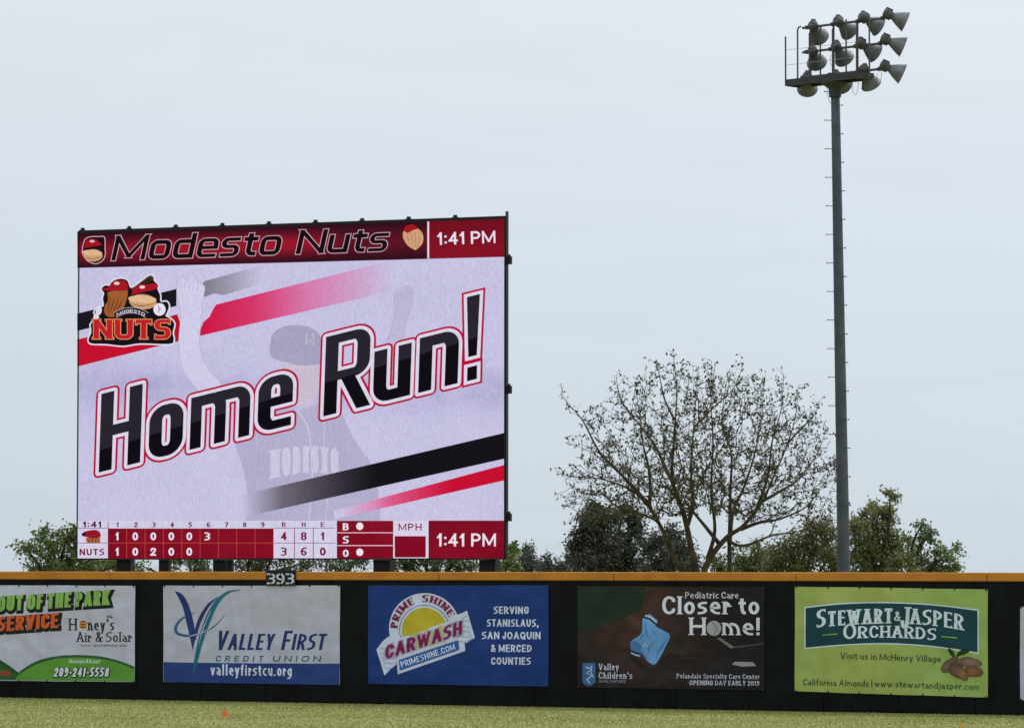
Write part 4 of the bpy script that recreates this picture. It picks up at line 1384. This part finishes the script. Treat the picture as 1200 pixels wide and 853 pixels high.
def counts(b):
    b.grid(lambda u, v: (395.4 + (460.6 - 395.4) * u, 610 + (654.6 - 610) * v), 10, 8, lambda u, v, p: mixc((122, 10, 32), (138, 16, 38), vnoise(u * 5, v * 5, 9)), SL(2))
    for y in (624, 639): b.poly([(395.4, y - .55), (460.6, y - .55), (460.6, y + .55), (395.4, y + .55)], (228, 190, 206), SL(3))
    for ch, y in (("B", 621.2), ("S", 636.4), ("O", 652.2)):
        text(b, ch, (402, y), (409, y), 8.4, (232, 224, 238), SL(4), tx=.26, ty=.2, R=.34)
    for y in (616.4, 646.8): b.cut(); b.ell(421.9, y, 4.2, 4.4, (236, 228, 240), SL(4), 0, 20)
    b.cut()
    b.poly([(461, 610), (502.4, 610), (502.4, 654.6), (461, 654.6)], (216, 208, 230), SL(2))
    b.poly([(462.8, 628), (499.2, 628), (499.2, 652.8), (462.8, 652.8)], (128, 10, 34), SL(3))
    text(b, "MPH", (467.4, 621.4), (494.4, 621.4), 8.2, (112, 20, 50), SL(4), tx=.17, ty=.16, gap=.26)
spart('count_panel', counts)
def clock_low(b):
    b.grid(lambda u, v: (502.8 + (591.2 - 502.8) * u, 609.8 + (654.6 - 609.8) * v), 10, 8, lambda u, v, p: mixc((122, 10, 32), (134, 14, 36), vnoise(u * 5, v * 6, 3)), SL(2))
    text(b, "1:41 PM", (512.4, 640), (581.4, 640), 15.2, (234, 226, 240), SL(4), tx=.175, ty=.15, R=.3, gap=.14, space=.34)
spart('clock_panel', clock_low)

# ------------------------------------------------------------------ floodlight tower
PD = 147.0
base = P(991, 668.5, PD); base.z = 0
ptop = P(978.6, 92, PD)
axis = (ptop - base).normalized()
tw = thing('floodlight_tower', 'tall grey floodlight pole with a railed platform and twelve lamps', 'light tower', base)
def on_pole(py):
    a, b = 0.0, 1.2
    for _ in range(30):
        mid = (a + b) / 2
        w = base + (ptop - base) * mid - eye
        yy = 426.5 - FPX * w.dot(up) / w.dot(fwd)
        if yy > py: a = mid
        else: b = mid
    return base + (ptop - base) * a
ppm = FPX / PD
m = MB()
r0, r1 = 16.2 / ppm / 2, 10.4 / ppm / 2
prof = []
for k in range(13):
    f_ = k / 12
    prof.append(base + (ptop - base) * f_)
m.tube(prof, [r0 + (r1 - r0) * k / 12 for k in range(13)], 14)
for py in ():                          # slip joints of the sections
    c = on_pole(py); k = (c - base).length / (ptop - base).length
    m.tube([c - axis * .25, c + axis * .25], [(r0 + (r1 - r0) * k) * 1.05] * 2, 14)
m.build('shaft', M_galv, tw, True)
for side in (-1, 1):
    for k in range(17):
        py = (108 if side < 0 else 124.5) + 33.4 * k
        if py > 668: continue
        c = on_pole(py)
        kk = (c - base).length / (ptop - base).length
        r = r0 + (r1 - r0) * kk
        d = Vector((-1, -.15, 0)) if side < 0 else Vector((.62, -.78, 0))
        d.normalize()
        L_ = .25 if side < 0 else .2
        m = MB()
        m.tube([c + d * (r - .01), c + d * (r + L_)], .014, 6)
        m.tube([c + d * (r + L_ - .02), c + d * (r + L_)], .028, 6)
        m.build('step_peg', M_gdark, tw)
# platform: runs towards the infield at its right end
ax = Vector((1, -1, 0)).normalized(); pr = Vector((1, 1, 0)).normalized()     # along the deck, and the way the lamps point
DK = Plane(ptop, ptop + ax)
zz = Z(900, 0, 6.56)
def dk(x, y, off=0.0):
    p = DK.at(*zz(x, y))
    return p + pr * off
dz = dk(514, 590).z                            # deck height
def sdeck(x): return (dk(x, 580) - ptop).dot(ax)
def at_deck(s_, off, h): return Vector((ptop.x, ptop.y, 0)) + ax * s_ + pr * off + Vector((0, 0, dz + h))
s0, s1 = sdeck(138) + .37, sdeck(690) + .37
m = MB()
hw_ = .37
m.box(at_deck(s0, -hw_, -.14), ax * (s1 - s0), pr * (2 * hw_), Vector((0, 0, .05)))       # grating
m.box(at_deck(s0, -hw_ - .045, -.22), ax * (s1 - s0), pr * .04, Vector((0, 0, .24)))
m.box(at_deck(s0, hw_ + .005, -.22), ax * (s1 - s0), pr * .04, Vector((0, 0, .24)))
m.box(at_deck(s0 - .045, -hw_ - .045, -.22), ax * .04, pr * (2 * hw_ + .09), Vector((0, 0, .24)))
m.box(at_deck(s1 + .005, -hw_ - .045, -.22), ax * .04, pr * (2 * hw_ + .09), Vector((0, 0, .24)))
for k in range(7):
    q = s0 + (s1 - s0) * (k + .5) / 7
    m.box(at_deck(q, -hw_, -.2), ax * .05, pr * (2 * hw_), Vector((0, 0, .055)))
m.build('platform', M_gdark, tw)
m = MB()
m.lathe(at_deck(0, 0, -.75), (0, 0, 1), [(0, .17), (0, .22), (.3, .24), (.5, .5), (.53, .5)], 14)
m.build('mounting_collar', M_gdark, tw)
# railing posts and rails
def rail_post(x, ytop, off, bend=0):
    s_ = sdeck(x) - off
    h = dk(x, ytop).z - dz
    m = MB()
    pts = [at_deck(s_, off, -.2), at_deck(s_, off, h - .12 * bend)]
    if bend: pts += [at_deck(s_ + .05, off, h - .03), at_deck(s_ + .16, off, h)]
    m.tube(pts, .03, 8)
    m.build('railing_post', M_galv, tw)
for x, yt, bd in ((128, 298, 0), (230, 205, 1), (311, 270, 0), (405, 195, 1), (488, 240, 0), (592, 165, 0), (672, 215, 0), (770, 130, 0)):
    rail_post(x, yt, -hw_ if bd == 0 else .1, bd)
for off, hts in ((-hw_, (.55, 1.1)), ):
    for h in hts:
        m = MB(); m.tube([at_deck(sdeck(128) - off, off, h), at_deck(sdeck(672) - off, off, h)], .008, 6); m.build('railing_wire', M_cable, tw)
# cross-arms carrying the lamps
rows_y = (215, 400, 560)
arms = []
lamps = [  # ballast centre, reflector centre, aim azimuth offset
    ((335, 205), (375, 260), -30), ((530, 170), (600, 215), -12), ((725, 140), (822, 190), 4), ((915, 112), (1003, 150), 14),
    ((330, 400), (360, 455), -30), ((512, 365), (565, 425), -12), ((705, 340), (785, 385), 4), ((895, 308), (985, 345), 14),
    ((285, 600), (292, 655), -42), ((510, 590), (545, 620), -20), ((725, 545), (758, 600), 0), ((890, 512), (975, 550), 14)]
tops = {}
for r_, (ya, yb) in enumerate(((225, 130), (410, 325), (590, 535))):
    sa, sb = sdeck(250), sdeck(870)
    ha, hb = dk(250, ya).z, dk(870, yb).z
    h = (ha + hb) / 2 - dz
    tops[r_] = h
    m = MB()
    m.tube([at_deck(sa, .12, h), at_deck(sb, .12, h)], .045, 8)
    m.build('cross_arm', M_galv, tw)
for sx in (311, 488, 672):
    m = MB(); m.tube([at_deck(sdeck(sx), .12, -.2), at_deck(sdeck(sx), .12, tops[0] + .05)], .04, 8); m.build('mast', M_galv, tw)
for i, (bc, rc, da) in enumerate(lamps):
    cb, cR = dk(*bc), dk(*rc)
    # direction in the picture plus the depth it needs to reach the aim
    scr_d = Vector((rc[0] - bc[0], 0, -(rc[1] - bc[1]))) / 6.56 / ppm
    depth_ = (.42, .34, .2, .02)[i % 4]
    d = Vector((scr_d.x, depth_, scr_d.z)).normalized()
    c0 = cb + pr * .12
    m = MB()
    # finned cast housing
    side = d.cross(Vector((0, 0, 1))).normalized(); up_ = side.cross(d)
    m.lathe(c0 - d * .22, d, [(0, .03), (0, .12), (.05, .17), (.1, .185), (.14, .16), (.18, .19), (.22, .16), (.26, .185), (.32, .15), (.38, .11)], 12)
    m.cbox(c0 - d * .06 + up_ * .14, side * .16, d * .26, up_ * .14)
    m.cbox(c0 - d * .02 - up_ * .13, side * .1, d * .2, up_ * .12)
    fl = m.build('floodlight', M_ball, tw)
    R1 = .36
    m = MB()
    m.lathe(c0 + d * .1, d, [(0, .09), (.02, .12), (.1, .165), (.24, .24), (.4, .315), (.52, R1), (.53, R1 + .02), (.55, R1 + .02), (.55, R1 - .005), (.5, R1 - .02), (.38, .29), (.22, .215), (.08, .13)], 24)
    m.build('reflector', M_refl, fl, True)
    m = MB()
    m.lathe(c0 + d * .6, d, [(0, R1 - .03), (.012, .3), (.02, .15), (.022, .001)], 24)
    m.build('lens', M_glass, fl, True)
    m = MB()                                   # bracket back to the cross-arm
    h = tops[i // 4]
    s_ = (c0 - ptop).dot(ax)
    sc_ = min(max(s_ - .3, sdeck(250)), sdeck(868))
    m.tube([at_deck(sc_, .12, h), at_deck((s_ + sc_) / 2, .12, (h + c0.z - dz) / 2 + .02), c0 - d * .1], .035, 8)
    m.cbox(at_deck(sc_, .12, h), ax * .12, pr * .13, Vector((0, 0, .13)))
    m.build('bracket', M_gdark, fl)
for pts in ([(430, 625), (428, 720), (450, 790), (468, 760)], [(625, 600), (622, 690), (645, 725), (662, 690), (668, 620)], [(815, 560), (812, 620), (828, 640), (842, 600), (845, 555)], [(455, 420), (450, 480), (468, 515)]):
    m = MB()
    m.tube(smooth_line([tuple(dk(x, y, .2)) for x, y in pts], 6), .009, 5)
    m.build('cable_loop', M_cable, tw)


# ------------------------------------------------------------------ trees
def bez(pts, n=6): return [Vector(p) for p in smooth_line([tuple(p) for p in pts], n)]


def leaf(mb, p, size, c, up_bias=0.0):
    a = Vector((random.gauss(0, 1), random.gauss(0, 1), random.gauss(0, 1) - up_bias)).normalized()
    b = a.cross(Vector((random.gauss(0, 1), random.gauss(0, 1), random.gauss(0, 1)))).normalized()
    i = len(mb.v)
    w = size * uni(.4, .6)
    mb.v += [p, p + a * size * .5 + b * w * .5, p + a * size, p + a * size * .5 - b * w * .5]
    mb.c += [c] * 4
    mb.f.append([i, i + 1, i + 2, i + 3])


def pickc(pal):
    pal = [(x * .93, y * 1.05, w) for x, y, w in pal]
    a, b = random.choice(pal), random.choice(pal)
    k = rnd(); g = uni(.75, 1.25)
    return tuple((a[j] * (1 - k) + b[j] * k) * g for j in range(3))


def leafy_tree(label, name, depth, base_px, lobes, pal, n_leaf, size, group=None, trunk_r=.18, sub=.36, spread=2.0):
    """lobes: (px, py, rx, ry) measured on the photograph; foliage in clumps on real limbs"""
    k = depth / FPX
    bp = P(base_px, 668, depth); bp.z = 0
    t = thing(name, label, 'tree', bp, group)
    br, lf = MB(), MB()
    lobes = [(a_, b_ + 5, c_, d_ + 7) if b_ > 649 else (a_, b_, c_, d_) for a_, b_, c_, d_ in lobes]
    cs = [(P(px, py, depth + uni(-spread, spread) * .6), rx * k, ry * k) for px, py, rx, ry in lobes]
    cz = min(c.z for c, _, _ in cs)
    fork = bp + Vector((uni(-.1, .1), 0, max(1.2, min(cz - .8, 3.2))))
    br.tube([bp - Vector((0, 0, .1)), bp + (fork - bp) * .5 + Vector((.06, 0, 0)), fork], [trunk_r * 1.25, trunk_r, trunk_r * .9], 9)
    tot = sum(rx * ry for _, rx, ry in cs)
    for c, rx, ry in cs:
        mid = fork.lerp(c, .55) + Vector((uni(-.3, .3), uni(-.3, .3), uni(.1, .4)))
        br.tube(bez([fork, mid, c + Vector((0, 0, ry * .4))], 4), [trunk_r * .6 * (1 - .8 * q / 8) for q in range(9)], 6)
        nl = int(n_leaf * rx * ry / tot)
        nclump = max(5, int(nl / 26))
        for q in range(nclump):
            d = Vector((random.gauss(0, 1), random.gauss(0, 1), random.gauss(0, 1))).normalized()
            r = rnd() ** .42
            ctr = c + Vector((d.x * rx * r, d.y * max(rx, ry) * r * .9, d.z * ry * r))
            if rnd() < .5:
                br.tube([c + (ctr - c) * .15, c + (ctr - c) * .6 + Vector((0, 0, -.05)), ctr], [.022, .014, .006], 4, False)
            cr_ = uni(.12, sub)
            tone_ = pickc(pal)
            for w in range(int(26 * uni(.6, 1.3))):
                o_ = Vector((random.gauss(0, 1), random.gauss(0, 1), random.gauss(0, .8))) * cr_ * .6
                g = uni(.7, 1.3)
                leaf(lf, ctr + o_, size * uni(.7, 1.3), tuple(x_ * g for x_ in tone_), .3)
    br.build('trunk', M_bark2, t)
    lf.build('crown', LEAF, t)
    return t


DG = [(.064, .064, .050), (.046, .047, .038), (.088, .086, .066)]
MG = [(.13, .165, .045), (.09, .12, .036), (.18, .19, .065)]
LG = [(.14, .20, .05), (.10, .15, .035), (.19, .23, .07)]
OG = [(.10, .098, .036), (.06, .065, .026), (.11, .10, .04)]
GG = [(.060, .066, .056), (.048, .056, .050), (.07, .075, .066)]
grp = 'trees standing beyond the outfield wall'
leafy_tree('green leafy tree poking out left of the scoreboard', 'leafy_tree', 150, 70,
           [(60, 635, 22, 20), (38, 648, 16, 9), (82, 628, 18, 13), (28, 641, 11, 6), (70, 660, 40, 14), (110, 655, 32, 16), (145, 662, 26, 10), (48, 664, 16, 8), (92, 640, 16, 20)], MG, 6200, .16, grp, sub=.3)
leafy_tree('sparse pale green tree seen under innings 4 and 5 of the scoreboard', 'leafy_tree', 158, 222,
           [(215, 652, 22, 14), (238, 658, 16, 14), (166, 664, 10, 8), (228, 640, 24, 14)], [(.10, .12, .05), (.08, .095, .045), (.13, .13, .07)], 1700, .15, grp)
leafy_tree('olive tree seen under the middle of the scoreboard', 'leafy_tree', 156, 300,
           [(292, 655, 24, 16), (322, 650, 24, 16), (350, 662, 20, 12), (305, 640, 26, 16)], OG, 2900, .15, grp)
leafy_tree('thin speckled tree seen under the scoreboard left of the ball count panel', 'leafy_tree', 160, 395,
           [(385, 655, 22, 16), (410, 660, 20, 12), (425, 652, 16, 16)], [(.085, .095, .05), (.06, .07, .035), (.12, .12, .07)], 1500, .14, grp)
leafy_tree('dark green tree seen under the scoreboard below the MPH panel', 'leafy_tree', 154, 505,
           [(478, 655, 24, 16), (510, 652, 26, 18), (542, 656, 24, 16), (505, 640, 26, 16), (575, 660, 14, 10)], [(.085, .11, .038), (.06, .08, .03), (.13, .14, .05)], 4200, .15, grp)
leafy_tree('bright yellow green sapling at the scoreboard bottom right corner', 'sapling', 148, 597,
           [(600, 640, 6, 9), (596, 655, 9, 11), (604, 650, 4, 10), (590, 662, 8, 6)], LG, 620, .17, grp, trunk_r=.05, sub=.2)
leafy_tree('small grey round tree right of the yellow green sapling', 'hazy_tree', 235, 619,
           [(619, 645, 8, 8), (617, 656, 10, 10), (613, 663, 10, 6)], GG, 2600, .17, grp, sub=.34)
leafy_tree('low grey brown tree between the round grey tree and the dark evergreen', 'hazy_tree', 240, 641,
           [(640, 657, 10, 8), (630, 662, 9, 6), (650, 662, 11, 7), (662, 665, 10, 5)], [(.07, .066, .052), (.055, .056, .046)], 2800, .17, grp, sub=.34)
leafy_tree('dark evergreen tree behind the left limbs of the bare tree', 'evergreen_tree', 172, 712,
           [(696, 598, 13, 14), (688, 615, 20, 17), (712, 608, 18, 16), (733, 600, 16, 10), (742, 616, 14, 18), (681, 638, 17, 20), (706, 640, 26, 24), (736, 638, 24, 22), (690, 658, 26, 12), (728, 660, 30, 12), (672, 650, 8, 14)], DG, 15500, .15, grp, .28, .34)
leafy_tree('dark evergreen behind the trunk of the bare tree, lower than its left neighbour', 'evergreen_tree', 176, 785,
           [(768, 634, 16, 17), (786, 628, 14, 14), (795, 648, 22, 18), (770, 656, 22, 14), (808, 660, 16, 10)], DG, 6200, .15, grp, .22, .34)
leafy_tree('low green tree behind the right foot of the bare tree', 'leafy_tree', 168, 862,
           [(845, 660, 16, 10), (868, 655, 18, 14), (890, 650, 18, 16), (880, 662, 24, 8)], [(.10, .13, .045), (.07, .095, .036), (.13, .15, .055)], 3600, .15, grp)
leafy_tree('olive brown bushy tree left of the floodlight pole', 'leafy_tree', 164, 940,
           [(915, 648, 22, 18), (940, 640, 24, 22), (965, 632, 22, 26), (930, 658, 30, 12), (975, 652, 22, 18), (955, 618, 14, 12), (905, 658, 14, 10)], [(.12, .112, .045), (.085, .086, .036), (.165, .14, .055)], 7600, .15, grp)
leafy_tree('tall green tree just right of the floodlight pole', 'leafy_tree', 160, 1030,
           [(1043, 582, 9, 9), (1032, 598, 17, 13), (1012, 608, 15, 14), (1042, 605, 10, 14), (1022, 622, 24, 16), (1010, 640, 22, 18), (1035, 640, 17, 18), (1020, 658, 34, 14), (1056, 656, 18, 14), (1052, 636, 13, 14), (1004, 622, 10, 16)], [(.155, .16, .062), (.11, .12, .048), (.21, .20, .08)], 8800, .15, grp, .2, .26)
leafy_tree('airy green tree with gaps, farthest right along the wall', 'leafy_tree', 161, 1072,
           [(1082, 615, 11, 10), (1068, 630, 9, 7), (1092, 628, 14, 12), (1100, 645, 13, 10), (1080, 655, 20, 10), (1112, 656, 12, 10), (1096, 662, 24, 7), (1078, 643, 13, 11), (1120, 664, 7, 4), (1123, 642, 3, 5)], [(.12, .155, .055), (.085, .115, .042), (.17, .19, .07)], 3200, .15, grp, .16, .24)


# the big bare tree, its limbs followed from the photograph
BD = 156.0
bp = P(822, 668, BD); bp.z = 0
bt = thing('bare_tree', 'large bare spreading tree with sparse dark buds on fine twigs', 'tree', bp, grp)
br, lf = MB(), MB()
kk = BD / FPX
limbs = [  # px path, start radius, end radius (metres), drift in depth
    ([(822, 700), (815, 659), (804, 606), (788, 564), (791, 515), (793, 460), (791, 414)], .24, .02, -.4),
    ([(812, 690), (795, 659), (778, 626), (758, 590), (738, 574), (706, 561), (678, 560), (658, 556)], .17, .012, -2.2),
    ([(758, 590), (745, 572), (729, 554), (702, 528), (683, 495), (668, 476), (658, 462)], .11, .012, 1.4),
    ([(761, 592), (763, 572), (759, 545), (755, 518), (748, 485), (744, 450)], .09, .012, -1.0),
    ([(788, 564), (779, 545), (768, 525), (750, 498), (730, 470), (722, 440)], .1, .012, 2.0),
    ([(806, 614), (811, 590), (811, 548), (814, 482), (819, 430)], .11, .012, 1.6),
    ([(824, 690), (828, 658), (850, 630), (870, 617), (892, 588), (903, 565), (922, 521), (932, 485), (936, 452)], .19, .014, -1.2),
    ([(842, 636), (826, 616), (811, 597), (800, 582), (790, 560), (776, 520)], .1, .014, 2.6),
    ([(854, 690), (855, 640), (855, 577), (857, 531), (847, 492), (853, 433)], .16, .014, .6),
    ([(855, 636), (860, 600), (872, 572), (885, 530), (893, 490), (896, 446)], .1, .012, 2.2),
    ([(868, 620), (890, 612), (915, 608), (942, 594), (962, 575), (978, 548)], .09, .01, -1.6),
    ([(892, 588), (915, 575), (938, 560), (958, 530), (968, 500)], .08, .01, 1.8),
    ([(850, 631), (872, 640), (905, 628), (935, 622), (965, 612), (985, 585)], .08, .01, 2.8),
    ([(829, 655), (838, 620), (832, 575), (836, 520), (833, 470), (835, 425)], .1, .01, -2.4),
    ([(885, 600), (900, 560), (905, 520), (915, 480), (918, 440)], .07, .01, -2.6),
    ([(778, 626), (770, 610), (748, 600), (720, 592), (700, 575), (676, 575)], .06, .008, 2.4),
    ([(922, 521), (935, 505), (952, 488), (960, 470)], .05, .008, -.5),
    ([(795, 500), (780, 470), (772, 440), (768, 425)], .05, .008, -1.5),
    ([(814, 500), (835, 480), (858, 455), (872, 425)], .05, .008, 1.0),
]
BUD = [(.066, .064, .026), (.040, .040, .020), (.105, .096, .034)]
def buds(p, n, s_=.118):
    for _ in range(n):
        c = pickc(BUD)
        q = p + Vector((random.gauss(0, .05), random.gauss(0, .05), random.gauss(0, .05)))
        for _2 in range(2): leaf(lf, q, s_ * uni(.7, 1.5), c, .5)
nodes = []
for pth, ra, rb, dr in limbs:
    n = len(pth)
    pts = [P(px, py, BD + dr * (q / (n - 1))) for q, (px, py) in enumerate(pth)]
    for q in range(1, n): pts[q] += Vector((random.gauss(0, .03), 0, random.gauss(0, .03)))
    if pth[0][1] >= 689: pts[0] = Vector((pts[0].x, pts[0].y, pts[0].z)); pts.insert(0, Vector((bp.x + (pts[0].x - bp.x) * .5, bp.y, -.1)))
    sm_ = bez(pts, 6)
    N_ = len(sm_)
    br.tube(sm_, [.007 + (rb * .6 + (ra - rb) * .88 * (1 - q / (N_ - 1))) * (1 - q / (N_ - 1)) ** .55 for q in range(N_)], 7, False)
    for q in range(int(N_ * .22), N_, 1):
        f_ = q / (N_ - 1)
        if f_ > .6:                        # short shoots and buds out to the very tip
            if rnd() < .5: buds(sm_[q], 1)
            d_ = Vector((random.gauss(0, .7), random.gauss(0, .7), random.gauss(.5, .5))).normalized()
            e_ = sm_[q] + d_ * uni(.15, .5)
            br.tube([sm_[q], e_], [.008, .004], 4, False)
            buds(e_, 1)
            if rnd() < .6: buds(sm_[q].lerp(e_, .5), 1)
    for q in range(int(N_ * .25), N_):
        if sm_[q].z > EYE + .5: nodes.append(tuple(sm_[q]))
# twigs reach from the nearest limb to points spread evenly through the dome
rt = np.random.default_rng(11)
c0 = P(822, 572, BD)
rx_, rz_, ry_ = 172 * kk, 156 * kk, 4.6
tg = []
while len(tg) < 2250:
    v = rt.normal(size=3); v /= np.linalg.norm(v)
    r = rt.uniform(0, 1) ** .40
    p = np.array([c0.x + v[0] * rx_ * r, c0.y + v[1] * ry_ * r, c0.z + v[2] * rz_ * r])
    if v[2] * r < -.16 - .12 * abs(v[0]): continue
    tg.append(p)
tg = np.array(tg)
nd = np.array(nodes)
own = [-1] * len(nodes)                       # which twig a node sits on
twigs = []
dist0 = np.array([np.min(np.linalg.norm(nd - p, axis=1)) for p in tg])
cx0, cz0 = bp.x, EYE
for p in tg[np.argsort(dist0)]:
    d = p - nd
    L = np.linalg.norm(d, axis=1)
    outw = (d[:, 0] * (nd[:, 0] - cx0) + d[:, 2] * (nd[:, 2] - cz0)) / (L + .05) / (np.hypot(nd[:, 0] - cx0, nd[:, 2] - cz0) + .1)
    k = int(np.argmin(L * (1.45 - .75 * outw)))
    a, b = Vector(nd[k]), Vector(p)
    ln = (b - a).length
    if ln < .12 or ln > 2.6: continue
    up_b = Vector((0, 0, 1)) * ln * .10
    side = Vector((random.gauss(0, 1), random.gauss(0, 1), random.gauss(0, 1))) * ln * .05
    pts = bez([a, a.lerp(b, .35) - up_b * .6 + side, a.lerp(b, .7) - up_b * .5 - side * .4, b], 3)
    n_ = len(pts)
    twigs.append([pts, own[k], 1])
    own += [len(twigs) - 1] * len(pts[2:])
    nd = np.vstack([nd, np.array([tuple(q) for q in pts[2:]])])
    buds(b, 1)
    for q in pts[3:-1]:
        if rnd() < .17: buds(q, 1)
    if rnd() < .5:                               # a short side shoot
        q = pts[random.randrange(3, n_ - 1)]
        e_ = q + Vector((random.gauss(0, .12), random.gauss(0, .12), uni(.08, .3)))
        br.tube([q, e_], [.006, .004], 4, False); buds(e_, 1)
for t_ in reversed(twigs):                      # a twig is as thick as what grows on it
    if t_[1] >= 0: twigs[t_[1]][2] += t_[2]
for pts, _, cnt in twigs:
    r0_ = min(.034, .0072 * cnt ** .5)
    n_ = len(pts)
    br.tube(pts, [max(.005, r0_ * (1 - .5 * q / (n_ - 1))) for q in range(n_)], 4, False)
br.build('trunk', M_bark, bt)
lf.build('buds', LEAF, bt)

# ------------------------------------------------------------------ small markers left on the grass
def flag(px, py, m_, label, h, w):
    p = ground(px, py)
    t = thing('marker_flag', label, 'flag', p, 'marker flags in the outfield grass')
    b = MB(); b.tube([p - Vector((0, 0, .02)), p + Vector((0, 0, h))], .006, 6); b.build('stake', M_wire, t)
    b = MB()
    b.box(p + Vector((.006, -.004, h * .35)), Vector((w, .01, .015)), Vector((0, .008, 0)), Vector((.01, 0, h * .62)))
    o = b.build('pennant', m_, t)
flag(260, 843.5, M_orange, 'larger orange flag in the grass below the credit union banner', .26, .13)
flag(269.5, 842.5, M_pink, 'tiny pink flag just right of the orange flag', .13, .06)
flag(1124, 853.5, M_amber, 'amber flag in the grass at the bottom edge below the lime green banner', .15, .07)
